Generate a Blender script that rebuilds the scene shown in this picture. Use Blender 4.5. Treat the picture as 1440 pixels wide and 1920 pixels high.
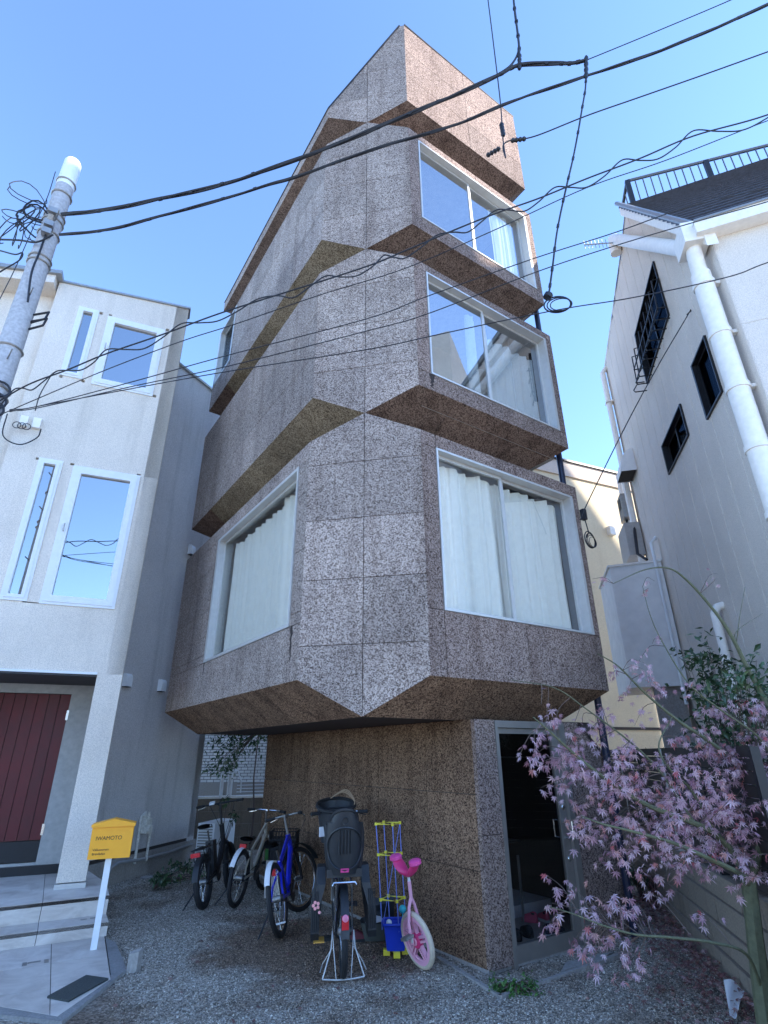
import bpy, math, random
import numpy as np
from mathutils import Vector, Matrix, noise
R_ = random.Random(11)
for o in list(bpy.data.objects): bpy.data.objects.remove(o)
sc = bpy.context.scene
C = sc.collection
# ---------------------------------------------------------------- camera
FPX, PITCH, ROLL, EYE = 1021.3, 0.4183, -0.0082, 1.68
F_ = np.array([0, math.cos(PITCH), math.sin(PITCH)]); X_ = np.array([1., 0, 0]); U_ = np.cross(X_, F_)
c_, s_ = math.cos(ROLL), math.sin(ROLL)
CM = np.array([c_*X_+s_*U_, -s_*X_+c_*U_, F_]); O = np.array([0, 0, EYE])
cam = bpy.data.cameras.new('camera'); co = bpy.data.objects.new('camera', cam); C.objects.link(co)
cam.sensor_fit = 'VERTICAL'; cam.sensor_height = 24; cam.lens = FPX*24/1920
cam.clip_start = 0.05; cam.clip_end = 3000
mw = Matrix.Identity(4)
for i in range(3):
    mw[i][0] = CM[0][i]; mw[i][1] = CM[1][i]; mw[i][2] = -CM[2][i]; mw[i][3] = O[i]
co.matrix_world = mw
sc.camera = co
# ---------------------------------------------------------------- sky, sun, exposure
SUN_AZ, SUN_EL = math.radians(100), math.radians(30)
w = bpy.data.worlds.new('World'); sc.world = w; w.use_nodes = True
nt = w.node_tree; bg = nt.nodes['Background']
sky = nt.nodes.new('ShaderNodeTexSky'); sky.sky_type = 'NISHITA'; sky.sun_disc = False
sky.sun_elevation = SUN_EL; sky.sun_rotation = SUN_AZ
sky.altitude = 2500; sky.air_density = .95; sky.dust_density = 0.1; sky.ozone_density = 4.0
nt.links.new(sky.outputs[0], bg.inputs[0]); bg.inputs[1].default_value = 0.15
sd = bpy.data.lights.new('sun', 'SUN'); sd.energy = 2.5; sd.angle = math.radians(0.5); sd.color = (1.0, .93, .82)
so = bpy.data.objects.new('sun', sd); C.objects.link(so)
sv = Vector((math.sin(SUN_AZ)*math.cos(SUN_EL), math.cos(SUN_AZ)*math.cos(SUN_EL), math.sin(SUN_EL)))
so.rotation_euler = sv.to_track_quat('Z', 'Y').to_euler(); so.location = (12, 0, 20)
sc.view_settings.view_transform = 'Standard'; sc.view_settings.look = 'None'
sc.view_settings.exposure = 2.28; sc.view_settings.gamma = 1; sc.view_settings.use_curve_mapping = False
sc.render.engine = 'CYCLES'
sc.cycles.max_bounces = 10; sc.cycles.transparent_max_bounces = 16; sc.cycles.diffuse_bounces = 4
# ---------------------------------------------------------------- geometry helpers
def V3(x, y=None, z=None): return np.array([x, y, z], float) if y is not None else np.array(x, float)
def hd(a): return np.array([math.sin(a), math.cos(a), 0.])
UP = V3(0, 0, 1)
def ray(x, y): return CM.T @ np.array([(x-720)/FPX, -(y-960)/FPX, 1.])
def pz(x, y, z=0):
    d = ray(x, y); return O+d*(z-EYE)/d[2]
def pv(x, y, q, az):
    n = np.array([math.cos(az), -math.sin(az), 0]); d = ray(x, y); return O+d*(n@(V3(q)-O))/(n@d)
def nrm(v): v = V3(v); return v/(np.linalg.norm(v)+1e-12)

class MB:
    def __init__(s): s.v = []; s.f = []; s.m = []
    def add(s, vs, fs, mi=0):
        b = len(s.v); s.v += [tuple(map(float, p)) for p in vs]; s.f += [tuple(b+i for i in f) for f in fs]; s.m += [mi]*len(fs); return s
    def box(s, c, ax, ay, az, mi=0):           # centre and three half vectors
        c, ax, ay, az = map(V3, (c, ax, ay, az))
        p = [c+i*ax+j*ay+k*az for k in (-1, 1) for j in (-1, 1) for i in (-1, 1)]
        return s.add(p, [(0,2,3,1),(4,5,7,6),(0,1,5,4),(2,6,7,3),(0,4,6,2),(1,3,7,5)], mi)
    def bx(s, x0, x1, y0, y1, z0, z1, mi=0):
        return s.box(((x0+x1)/2,(y0+y1)/2,(z0+z1)/2), ((x1-x0)/2,0,0), (0,(y1-y0)/2,0), (0,0,(z1-z0)/2), mi)
    def obox(s, o, u, v, n, u0, u1, v0, v1, n0, n1, mi=0):   # box in a frame o;u,v,n
        c = V3(o)+u*(u0+u1)/2+v*(v0+v1)/2+n*(n0+n1)/2
        return s.box(c, u*(u1-u0)/2, v*(v1-v0)/2, n*(n1-n0)/2, mi)
    def prism(s, poly, n, t, mi=0):            # polygon pushed back by t along -n
        k = len(poly); n = V3(n); p = [V3(q) for q in poly]; b = [q-n*t for q in p]
        s.add(p+b, [tuple(range(k)), tuple(range(2*k-1, k-1, -1))]+[(i, k+i, k+(i+1) % k, (i+1) % k) for i in range(k)], mi); return s
    def tube(s, pts, r, n=8, cap=True, closed=False, mi=0):
        pts = [V3(p) for p in pts]; k = len(pts); rs = r if hasattr(r, '__len__') else [r]*k
        T = []
        for i in range(k):
            a = pts[(i-1) % k] if (closed or i > 0) else pts[i]; b = pts[(i+1) % k] if (closed or i < k-1) else pts[i]
            T.append(nrm(b-a))
        h = V3(0,0,1) if abs(T[0][2]) < .9 else V3(1,0,0)
        u = nrm(np.cross(T[0], h)); vs = []
        for i in range(k):
            u = nrm(u-T[i]*(u@T[i])); vv = np.cross(T[i], u)
            for j in range(n):
                a = 2*math.pi*j/n; vs.append(pts[i]+rs[i]*(math.cos(a)*u+math.sin(a)*vv))
        fs = []
        for i in range(k if closed else k-1):
            for j in range(n):
                a = i*n+j; b = i*n+(j+1) % n; c = ((i+1) % k)*n+(j+1) % n; d = ((i+1) % k)*n+j
                fs.append((a, b, c, d))
        if cap and not closed: fs += [tuple(range(n-1, -1, -1)), tuple((k-1)*n+j for j in range(n))]
        return s.add(vs, fs, mi)
    def ring(s, c, ax, R, r, n=28, m=7, mi=0):  # torus with axis ax
        ax = nrm(ax); h = V3(0,0,1) if abs(ax[2]) < .9 else V3(1,0,0); u = nrm(np.cross(ax, h)); v = np.cross(ax, u)
        return s.tube([V3(c)+R*(math.cos(2*math.pi*i/n)*u+math.sin(2*math.pi*i/n)*v) for i in range(n)], r, m, closed=True, mi=mi)
    def lathe(s, c, ax, prof, n=16, mi=0):      # prof: (radius, height) pairs
        ax = nrm(ax); h = V3(0,0,1) if abs(ax[2]) < .9 else V3(1,0,0); u = nrm(np.cross(ax, h)); v = np.cross(ax, u); vs = []
        for (r, z) in prof:
            for j in range(n):
                a = 2*math.pi*j/n; vs.append(V3(c)+ax*z+r*(math.cos(a)*u+math.sin(a)*v))
        fs = [(i*n+j, i*n+(j+1) % n, (i+1)*n+(j+1) % n, (i+1)*n+j) for i in range(len(prof)-1) for j in range(n)]
        fs += [tuple(range(n-1, -1, -1)), tuple((len(prof)-1)*n+j for j in range(n))]
        return s.add(vs, fs, mi)
    def grid(s, fn, nu, nv, mi=0):
        vs = [fn(i/nu, j/nv) for j in range(nv+1) for i in range(nu+1)]
        return s.add(vs, [(j*(nu+1)+i, j*(nu+1)+i+1, (j+1)*(nu+1)+i+1, (j+1)*(nu+1)+i) for j in range(nv) for i in range(nu)], mi)
    def mesh(s, name, mats, off=None, smooth=False):
        me = bpy.data.meshes.new(name); v = s.v
        if off is not None: v = [(a-off[0], b-off[1], c-off[2]) for a, b, c in v]
        me.from_pydata(v, [], s.f)
        for m_ in (mats if isinstance(mats, (list, tuple)) else [mats]): me.materials.append(m_)
        if any(s.m): me.polygons.foreach_set('material_index', s.m)
        if smooth:
            me.polygons.foreach_set('use_smooth', [True]*len(me.polygons))
            try: me.set_sharp_from_angle(angle=math.radians(40))
            except Exception: pass
        me.update(); return me
    def build(s, name, mats, parent=None, smooth=False, label=None, cat=None, group=None, kind=None, local=False):
        """world coordinates unless local: a child is stored relative to the location of its root"""
        off = None; p = parent; top = None
        while p is not None: top = p; p = p.parent
        if top is not None and not local: off = top.location
        return link(name, s.mesh(name, mats, off, smooth), parent, label, cat, group, kind)
def tag(o, label=None, cat=None, group=None, kind=None):
    if label: o['label'] = label
    if cat: o['category'] = cat
    if group: o['group'] = group
    if kind: o['kind'] = kind
    return o
def link(name, me, parent=None, label=None, cat=None, group=None, kind=None):
    o = bpy.data.objects.new(name, me); C.objects.link(o)
    if parent is not None: o.parent = parent
    return tag(o, label, cat, group, kind)
def thing(name, label, cat, loc=(0,0,0), rz=0, group=None):
    o = link(name, None, None, label, cat, group); o.location = tuple(map(float, loc)); o.rotation_euler = (0,0,rz); o.empty_display_size = .2
    return o
def kids(o): return [c for c in C.objects if c.parent == o]
def copy_tree(o, parent=None):
    c = o.copy(); C.objects.link(c); c.parent = parent
    for ch in kids(o): copy_tree(ch, c)
    return c
def clip(poly, a, b, c):                        # keep a*x+b*y<=c
    out = []
    for i in range(len(poly)):
        p, q = poly[i], poly[(i+1) % len(poly)]; fp, fq = a*p[0]+b*p[1]-c, a*q[0]+b*q[1]-c
        if fp <= 0: out.append(p)
        if (fp < 0 and fq > 0) or (fp > 0 and fq < 0):
            t = fp/(fp-fq); out.append((p[0]+t*(q[0]-p[0]), p[1]+t*(q[1]-p[1])))
    return out
def area(p): return abs(sum(p[i][0]*p[(i+1) % len(p)][1]-p[(i+1) % len(p)][0]*p[i][1] for i in range(len(p))))/2
def pieces(poly, us, vs, gap, holes=()):
    """grid cells clipped by a convex polygon, joints of width gap between cells, cells inside a hole dropped"""
    out = []
    ul, uh = min(p[0] for p in poly), max(p[0] for p in poly); vl, vh = min(p[1] for p in poly), max(p[1] for p in poly)
    us = sorted({round(u, 4) for u in [ul]+[u for u in us if ul+.03 < u < uh-.03]+[uh]}); vs = sorted({round(v, 4) for v in [vl]+[v for v in vs if vl+.03 < v < vh-.03]+[vh]})
    for i in range(len(us)-1):
        for j in range(len(vs)-1):
            cu, cv = (us[i]+us[i+1])/2, (vs[j]+vs[j+1])/2
            if any(h[0] < cu < h[1] and h[2] < cv < h[3] for h in holes): continue
            q = list(poly); g = gap/2
            for (a, b, c) in ((-1,0,-(us[i]+(g if i else 0))), (1,0,us[i+1]-(g if i < len(us)-2 else 0)), (0,-1,-(vs[j]+(g if j else 0))), (0,1,vs[j+1]-(g if j < len(vs)-2 else 0))):
                if len(q) > 2: q = clip(q, a, b, c)
            if len(q) > 2 and area(q) > .003: out.append(q)
    return out
def txt(name, body, size, loc, u, v, mat, parent, ext=.0015, align='LEFT'):
    cu = bpy.data.curves.new(name, 'FONT'); cu.body = body; cu.size = size; cu.extrude = ext; cu.align_x = align
    o = bpy.data.objects.new(name, cu); me_o = o
    C.objects.link(o); bpy.context.view_layer.update()
    dg = bpy.context.evaluated_depsgraph_get(); me = bpy.data.meshes.new_from_object(o.evaluated_get(dg)); C.objects.unlink(o); bpy.data.objects.remove(o)
    o = bpy.data.objects.new(name, me); C.objects.link(o); me.materials.clear(); me.materials.append(mat)
    n = np.cross(u, v); m = Matrix([[u[0],v[0],n[0],loc[0]],[u[1],v[1],n[1],loc[1]],[u[2],v[2],n[2],loc[2]],[0,0,0,1]])
    top = parent
    while top.parent is not None: top = top.parent
    me.transform(Matrix.Translation(-Vector(top.location)) @ m); o.parent = parent
    return o
# ---------------------------------------------------------------- materials
MATS = {}
class N:
    def __init__(s, name):
        s.m = bpy.data.materials.new(name); s.m.use_nodes = True; s.t = s.m.node_tree; s.b = s.t.nodes['Principled BSDF']; s.out = s.t.nodes['Material Output']
        MATS[name] = s.m
    def n(s, ty, **k):
        x = s.t.nodes.new('ShaderNode'+ty)
        for a, v in k.items():
            if a.startswith('_'): setattr(x, a[1:], v)
            else: x.inputs[a.replace('__', ' ')].default_value = v
        return x
    def l(s, a, b): s.t.links.new(a, b); return s
    def coord(s, scale=(1,1,1), kind='Object'):
        tc = s.n('TexCoord'); mp = s.n('Mapping'); mp.inputs['Scale'].default_value = scale; s.l(tc.outputs[kind], mp.inputs[0]); return mp.outputs[0]
    def ramp(s, fac, stops, interp='LINEAR'):
        r = s.n('ValToRGB'); r.color_ramp.interpolation = interp; e = r.color_ramp.elements
        while len(e) > 1: e.remove(e[0])
        e[0].position = stops[0][0]; e[0].color = (*stops[0][1], 1)
        for p, c in stops[1:]:
            q = e.new(p); q.color = (*c, 1)
        s.l(fac, r.inputs[0]); return r.outputs[0]
    def mul(s, a, b, fac=1., mode='MULTIPLY'):
        x = s.n('Mix'); x.data_type = 'RGBA'; x.blend_type = mode
        if hasattr(fac, 'is_output') or hasattr(fac, 'links'): s.l(fac, x.inputs[0])
        else: x.inputs[0].default_value = fac
        for q, i in ((a, 6), (b, 7)):
            if isinstance(q, tuple): x.inputs[i].default_value = (*q, 1)
            else: s.l(q, x.inputs[i])
        return x.outputs[2]
    def bump(s, h, strength=.4, dist=.01):
        b = s.n('Bump'); b.inputs['Strength'].default_value = strength; b.inputs['Distance'].default_value = dist; s.l(h, b.inputs['Height']); s.l(b.outputs[0], s.b.inputs['Normal'])
def plain(name, col, rough=.6, metal=0., var=.12, scale=14., bump=0.05, rnd=0., coat=0.):
    k = N(name); v = k.coord()
    nz = k.n('TexNoise', Scale=scale, Detail=6., Roughness=.6); k.l(v, nz.inputs['Vector'])
    lo = tuple(max(0, c*(1-var)) for c in col); hi = tuple(min(1, c*(1+var)) for c in col)
    c = k.ramp(nz.outputs[0], [(.3, lo), (.7, hi)])
    if rnd:
        oi = k.n('ObjectInfo'); r = k.ramp(oi.outputs['Random'], [(0, (1-rnd,)*3), (1, (1+rnd,)*3)]); c = k.mul(c, r)
    k.l(c, k.b.inputs['Base Color']); k.b.inputs['Roughness'].default_value = rough; k.b.inputs['Metallic'].default_value = metal
    k.b.inputs['Coat Weight'].default_value = coat
    rr = k.n('MapRange'); rr.inputs[3].default_value = max(0, rough-.1); rr.inputs[4].default_value = min(1, rough+.12); k.l(nz.outputs[0], rr.inputs[0]); k.l(rr.outputs[0], k.b.inputs['Roughness'])
    if bump: k.bump(nz.outputs[0], bump, .02)
    return k.m
def cork(name, dark, mid, light, stain, stain_amt, chip=98., rnd=.13, bias=0.):
    k = N(name); v = k.coord()
    nz = k.n('TexNoise', Scale=18., Detail=2.); k.l(v, nz.inputs['Vector'])
    mx = k.mul(v, nz.outputs[1], .03, 'ADD')
    vo = k.n('TexVoronoi', Scale=chip); k.l(mx, vo.inputs['Vector'])
    vo2 = k.n('TexVoronoi', Scale=chip*2.1); k.l(mx, vo2.inputs['Vector'])
    sp = k.n('SeparateColor'); k.l(vo.outputs['Color'], sp.inputs[0]); sp2 = k.n('SeparateColor'); k.l(vo2.outputs['Color'], sp2.inputs[0])
    ma = k.n('Math', _operation='MULTIPLY_ADD'); k.l(sp.outputs[0], ma.inputs[0]); ma.inputs[1].default_value = .62; mm = k.n('Math', _operation='MULTIPLY'); mm.inputs[1].default_value = .38; k.l(sp2.outputs[1], mm.inputs[0]); k.l(mm.outputs[0], ma.inputs[2])
    c = k.ramp(ma.outputs[0], [(.0, dark), (.27+bias, dark), (.36+bias, mid), (.52+bias, mid), (.66+bias, light), (1, light)])
    big = k.n('TexNoise', Scale=.9, Detail=5., Roughness=.65); k.l(v, big.inputs['Vector'])
    c = k.mul(c, k.ramp(big.outputs[0], [(.3, (.74, .72, .72)), (.7, (1.12, 1.1, 1.08))]))
    st = k.n('TexNoise', Scale=1., Detail=5., Roughness=.6); k.l(k.coord((5., 5., .55)), st.inputs['Vector'])
    c = k.mul(c, stain, k.mul((0,0,0), (1,1,1), k.ramp(st.outputs[0], [(.5, (0,0,0)), (.68, (stain_amt,)*3)]), 'ADD'))
    oi = k.n('ObjectInfo'); c = k.mul(c, k.ramp(oi.outputs['Random'], [(0, (1-rnd, 1-rnd, 1-rnd)), (1, (1+rnd, 1+rnd*.9, 1+rnd*.85))]))
    k.l(c, k.b.inputs['Base Color']); k.b.inputs['Roughness'].default_value = .9; k.b.inputs['Specular IOR Level'].default_value = .25
    h = k.n('Math', _operation='MULTIPLY_ADD'); k.l(ma.outputs[0], h.inputs[0]); h.inputs[1].default_value = 1.; k.l(vo.outputs['Distance'], h.inputs[2])
    k.bump(h.outputs[0], .7, .008)
    return k.m
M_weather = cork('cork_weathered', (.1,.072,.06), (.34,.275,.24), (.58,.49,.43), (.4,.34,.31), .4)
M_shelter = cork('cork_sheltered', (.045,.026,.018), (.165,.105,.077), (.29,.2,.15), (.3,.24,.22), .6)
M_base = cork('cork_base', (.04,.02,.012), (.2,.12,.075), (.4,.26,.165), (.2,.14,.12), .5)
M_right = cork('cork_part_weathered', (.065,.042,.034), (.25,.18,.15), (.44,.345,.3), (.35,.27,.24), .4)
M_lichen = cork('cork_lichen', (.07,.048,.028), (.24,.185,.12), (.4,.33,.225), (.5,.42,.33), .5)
M_joint = plain('dark_joint', (.06,.047,.04), .95)
M_soffit = plain('soffit_board', (.05,.035,.03), .9)
M_alu = plain('aluminium_frame', (.55,.54,.52), .42, .35, .06)
M_door = plain('bronze_aluminium', (.27,.245,.22), .42, .4, .07)
M_white = plain('white_frame_paint', (.78,.79,.8), .4, 0, .04)
M_curtain = plain('curtain_cloth', (.87,.87,.83), .9, 0, .05)
M_room = plain('room_plaster', (.5,.48,.45), .9)
M_dark = plain('black_metal', (.02,.02,.023), .42, .3)
M_navy = plain('navy_downpipe', (.015,.02,.045), .35)
M_rubber = plain('black_rubber', (.018,.018,.02), .75)
M_plast = plain('black_plastic', (.022,.024,.028), .45)
M_chrome = plain('bright_chrome', (.7,.7,.7), .22, 1., .04, bump=0)
M_grime = plain('worn_steel', (.35,.34,.33), .5, .8)
M_wire = plain('cable_black', (.012,.013,.02), .55)
M_cream = plain('cream_pipe', (.88,.83,.76), .45, 0, .07)
def stucco(name, col, streak=.35, scale=90., dirt=(.35,.33,.3), bump=.35):
    k = N(name); v = k.coord(); f = k.n('TexNoise', Scale=scale, Detail=3.); k.l(v, f.inputs['Vector'])
    b = k.n('TexNoise', Scale=.8, Detail=6., Roughness=.6); k.l(v, b.inputs['Vector'])
    c = k.ramp(b.outputs[0], [(.3, tuple(x*.86 for x in col)), (.7, col)])
    c = k.mul(c, k.ramp(f.outputs[0], [(.35, (.82,.82,.82)), (.65, (1.08,1.08,1.08))]))
    st = k.n('TexNoise', Scale=1., Detail=5., Roughness=.6); k.l(k.coord((4., 4., .35)), st.inputs['Vector'])
    c = k.mul(c, dirt, k.mul((0,0,0), (1,1,1), k.ramp(st.outputs[0], [(.52, (0,0,0)), (.75, (streak,)*3)]), 'ADD'))
    k.l(c, k.b.inputs['Base Color']); k.b.inputs['Roughness'].default_value = .88; k.bump(f.outputs[0], bump, .008); return k.m
M_leftfront = stucco('pale_stucco', (.82,.73,.63), .22)
M_leftside = stucco('grey_stucco', (.62,.58,.56), .4, 60., (.35,.36,.33), .6)
M_plinth = stucco('concrete_plinth', (.38,.34,.3), .4, 50.)
M_yellow = stucco('yellow_stucco', (.76,.63,.43), .15, 80., (.6,.5,.4))
M_siding = stucco('cream_siding', (.8,.71,.62), .12, 120., (.6,.56,.54), .5)
M_conc = stucco('weathered_concrete', (.4,.37,.34), .5, 40., (.4,.36,.33))
M_block = stucco('concrete_block', (.27,.215,.165), .6, 70., (.5,.46,.4), .6)
def m_tile():
    k = N('porch_tile'); v = k.coord((1.2, 1.2, 3.)); w_ = k.n('TexNoise', Scale=3., Detail=7., Roughness=.65, Distortion=.6); k.l(v, w_.inputs['Vector'])
    c = k.ramp(w_.outputs[0], [(.28, (.46,.4,.35)), (.5, (.62,.56,.5)), (.75, (.75,.69,.62))])
    oi = k.n('ObjectInfo'); c = k.mul(c, k.ramp(oi.outputs['Random'], [(0, (.9,.89,.88)), (1, (1.08,1.08,1.1))]))
    k.l(c, k.b.inputs['Base Color']); k.b.inputs['Roughness'].default_value = .62; k.bump(w_.outputs[0], .1, .01); return k.m
M_tile = m_tile()
def m_glass(name, tint, refl):
    k = N(name); t = k.t; t.nodes.remove(k.b)
    tr = k.n('BsdfTransparent'); tr.inputs[0].default_value = (*tint, 1); gl = k.n('BsdfGlossy'); gl.inputs['Roughness'].default_value = .015
    nz = k.n('TexNoise', Scale=1.3, Detail=1.); k.l(k.coord(), nz.inputs['Vector']); b = k.n('Bump'); b.inputs['Strength'].default_value = .03; b.inputs['Distance'].default_value = .02; k.l(nz.outputs[0], b.inputs['Height']); k.l(b.outputs[0], gl.inputs['Normal'])
    fr = k.n('Fresnel', IOR=1.5); mr = k.n('MapRange'); mr.inputs[2].default_value = .9; mr.inputs[3].default_value = refl; mr.inputs[4].default_value = 1.; k.l(fr.outputs[0], mr.inputs[0])
    ge = k.n('NewGeometry'); iv = k.n('Math', _operation='SUBTRACT'); iv.inputs[0].default_value = 1.; k.l(ge.outputs['Backfacing'], iv.inputs[1]); fm = k.n('Math', _operation='MULTIPLY'); k.l(mr.outputs[0], fm.inputs[0]); k.l(iv.outputs[0], fm.inputs[1])
    mx = k.n('MixShader'); k.l(fm.outputs[0], mx.inputs[0]); k.l(tr.outputs[0], mx.inputs[1]); k.l(gl.outputs[0], mx.inputs[2]); k.l(mx.outputs[0], k.out.inputs[0]); return k.m
M_glass = m_glass('window_glass', (.98,.98,.96), .2)
M_glass2 = m_glass('tinted_window_glass', (.25,.3,.35), .5)
M_glass_up = m_glass('upper_window_glass', (.9,.93,.95), .42)
M_glass3 = m_glass('door_glass', (.85,.85,.85), .0)
def m_slats(name, col, sc_, axis=2, depth=.5):
    k = N(name); v = k.coord(); s = k.n('SeparateXYZ'); k.l(v, s.inputs[0]); m = k.n('Math', _operation='MULTIPLY'); k.l(s.outputs[axis], m.inputs[0]); m.inputs[1].default_value = sc_
    f = k.n('Math', _operation='FRACT'); k.l(m.outputs[0], f.inputs[0]); c = k.ramp(f.outputs[0], [(0, tuple(x*(1-depth) for x in col)), (.12, tuple(x*(1-depth) for x in col)), (.16, col), (1, col)])
    k.l(c, k.b.inputs['Base Color']); k.b.inputs['Roughness'].default_value = .7; k.bump(f.outputs[0], .2, .01); return k.m
# ---------------------------------------------------------------- ground
AR, AW, AZR, AS = 0.9752, 1.1724, 0.2399, 0.2495
uR, uL = hd(AR), hd(AR-math.pi/2)               # along the right and the left facade of the cork tower
nR, nL = -uL, -uR                               # outward normals
uC = nrm(uR-uL); nC = nrm(nR+nL)
HB = V3(-3.96, 9.247, 0); uS = hd(AS); nS = np.array([uS[1], -uS[0], 0.])   # side wall of the left house
def ground_z(x, y):
    return .014*noise.noise((x*1.3, y*1.3, 3.))+.006*noise.noise((x*4., y*4., 7.))
def m_ground():
    k = N('gravel_ground'); v = k.coord(); a = k.n('TexVoronoi', Scale=62.); k.l(v, a.inputs['Vector']); sp = k.n('SeparateColor'); k.l(a.outputs['Color'], sp.inputs[0])
    c = k.ramp(sp.outputs[0], [(0, (.12,.1,.08)), (.4, (.3,.26,.21)), (.8, (.46,.41,.34)), (1, (.64,.58,.5))])
    b = k.n('TexNoise', Scale=.75, Detail=5., Roughness=.6); k.l(v, b.inputs['Vector'])
    c = k.mul(c, (.36,.25,.18), k.mul((0,0,0), (1,1,1), k.ramp(b.outputs[0], [(.5, (0,0,0)), (.64, (.75,)*3)]), 'ADD'))
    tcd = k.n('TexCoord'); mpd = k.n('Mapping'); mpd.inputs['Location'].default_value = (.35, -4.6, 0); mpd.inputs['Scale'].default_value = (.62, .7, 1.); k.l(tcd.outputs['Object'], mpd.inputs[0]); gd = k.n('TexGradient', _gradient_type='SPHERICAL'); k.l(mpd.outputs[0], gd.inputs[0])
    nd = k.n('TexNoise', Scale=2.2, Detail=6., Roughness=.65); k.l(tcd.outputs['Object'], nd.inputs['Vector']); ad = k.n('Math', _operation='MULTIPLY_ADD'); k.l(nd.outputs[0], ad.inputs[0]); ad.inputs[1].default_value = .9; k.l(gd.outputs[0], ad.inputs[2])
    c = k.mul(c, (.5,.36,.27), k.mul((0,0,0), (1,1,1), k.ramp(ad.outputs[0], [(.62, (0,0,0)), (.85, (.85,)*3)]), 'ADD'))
    k.l(c, k.b.inputs['Base Color']); k.b.inputs['Roughness'].default_value = .95; k.bump(a.outputs['Distance'], 1., .012); return k.m
M_ground = m_ground()
g = MB()
xs = np.concatenate([[-900,-200,-60,-20,-9], np.arange(-6, 5.01, .16), [7, 12, 30, 120, 900]]); ys = np.concatenate([[-900,-100,-20,-4, 0, 2.5], np.arange(3.6, 13.1, .16), [16, 25, 60, 250, 1500]])
vs = [(x, y, ground_z(x, y) if (-6.1 < x < 5.1 and 3.5 < y < 13.1) else 0.) for y in ys for x in xs]; nx = len(xs)
g.add(vs, [(j*nx+i, j*nx+i+1, (j+1)*nx+i+1, (j+1)*nx+i) for j in range(len(ys)-1) for i in range(nx-1)])
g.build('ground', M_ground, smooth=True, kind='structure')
# asphalt road in front of everything
M_road = plain('asphalt', (.05,.05,.055), .9, 0, .4, 120., .5)
MB().bx(-60, 60, .6, 4.2, .0, .012).build('road', M_road, kind='structure')
MB().bx(-60, 60, -9, .6, .0, .02).build('bounce_forecourt', plain('bounce_concrete', (.5,.47,.42), .85, 0, .12, 3.), kind='structure')  # unseen pale forecourt, added to bounce warm sunlight onto the shaded walls
# gravel stones: real little stones over the yard, too many to count
def m_stone():
    k = N('gravel_stone'); gi = k.n('NewGeometry'); c = k.ramp(gi.outputs['Random Per Island'], [(0, (.11,.094,.074)), (.35, (.32,.27,.215)), (.75, (.52,.45,.365)), (.95, (.66,.59,.49)), (1, (.88,.81,.7))])
    b = k.n('TexNoise', Scale=.75, Detail=5., Roughness=.6); k.l(k.coord(), b.inputs['Vector'])
    c = k.mul(c, (.42,.3,.21), k.mul((0,0,0), (1,1,1), k.ramp(b.outputs[0], [(.5, (0,0,0)), (.64, (.7,)*3)]), 'ADD'))
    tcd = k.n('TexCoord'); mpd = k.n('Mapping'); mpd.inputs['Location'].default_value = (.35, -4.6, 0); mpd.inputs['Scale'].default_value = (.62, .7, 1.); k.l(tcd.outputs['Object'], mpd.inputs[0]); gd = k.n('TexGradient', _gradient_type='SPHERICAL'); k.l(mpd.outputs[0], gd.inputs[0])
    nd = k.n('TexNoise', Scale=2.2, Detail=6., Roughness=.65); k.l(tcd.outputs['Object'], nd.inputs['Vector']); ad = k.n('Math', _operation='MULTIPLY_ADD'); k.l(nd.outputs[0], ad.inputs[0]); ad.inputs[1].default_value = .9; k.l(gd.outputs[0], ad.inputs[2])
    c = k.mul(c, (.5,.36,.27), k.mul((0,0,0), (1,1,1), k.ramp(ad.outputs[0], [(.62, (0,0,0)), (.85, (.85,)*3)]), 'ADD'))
    k.l(c, k.b.inputs['Base Color']); k.b.inputs['Roughness'].default_value = .85; return k.m
M_stone = m_stone()
def gravel(n, rect, keep, seed, name, r0=.004, r1=.010):
    rg = np.random.RandomState(seed); x = rg.uniform(rect[0], rect[1], n); y = rect[2]+(rect[3]-rect[2])*rg.rand(n)**1.25
    ok = np.array([keep(a, b) for a, b in zip(x, y)]); x, y = x[ok], y[ok]; n = len(x)
    z = np.array([ground_z(a, b) for a, b in zip(x, y)]); s = rg.uniform(r0, r1, n)*(.7+.6*rg.rand(n)**3)
    base = np.array([(1,0,0),(0,1,0),(-1,0,0),(0,-1,0),(.2,.1,.75),(0,0,-.4)], float)
    a = rg.rand(n)*6.28; P = base[None]*s[:,None,None]*rg.uniform(.6, 1.35, (n, 6, 3))
    ca, sa = np.cos(a)[:,None], np.sin(a)[:,None]; X = P[...,0]*ca-P[...,1]*sa; Y = P[...,0]*sa+P[...,1]*ca
    tl = rg.uniform(-.5, .5, (n, 1)); Z = P[...,2]+X*tl
    W = np.stack([X+x[:,None], Y+y[:,None], Z+z[:,None]+s[:,None]*.25], -1).reshape(-1, 3)
    fb = np.array([(0,1,4),(1,2,4),(2,3,4),(3,0,4),(1,0,5),(2,1,5),(3,2,5),(0,3,5)]); Fc = (fb[None]+np.arange(n)[:,None,None]*6).reshape(-1, 3)
    me = bpy.data.meshes.new(name); me.vertices.add(len(W)); me.vertices.foreach_set('co', W.ravel()); me.loops.add(Fc.size); me.loops.foreach_set('vertex_index', Fc.ravel())
    me.polygons.add(len(Fc)); me.polygons.foreach_set('loop_start', np.arange(0, Fc.size, 3)); me.polygons.foreach_set('loop_total', np.full(len(Fc), 3)); me.materials.append(M_stone); me.update(calc_edges=True)
    return link(name, me, label='grey crushed stone gravel covering the yard around the cork tower', cat='gravel', kind='stuff')
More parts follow.
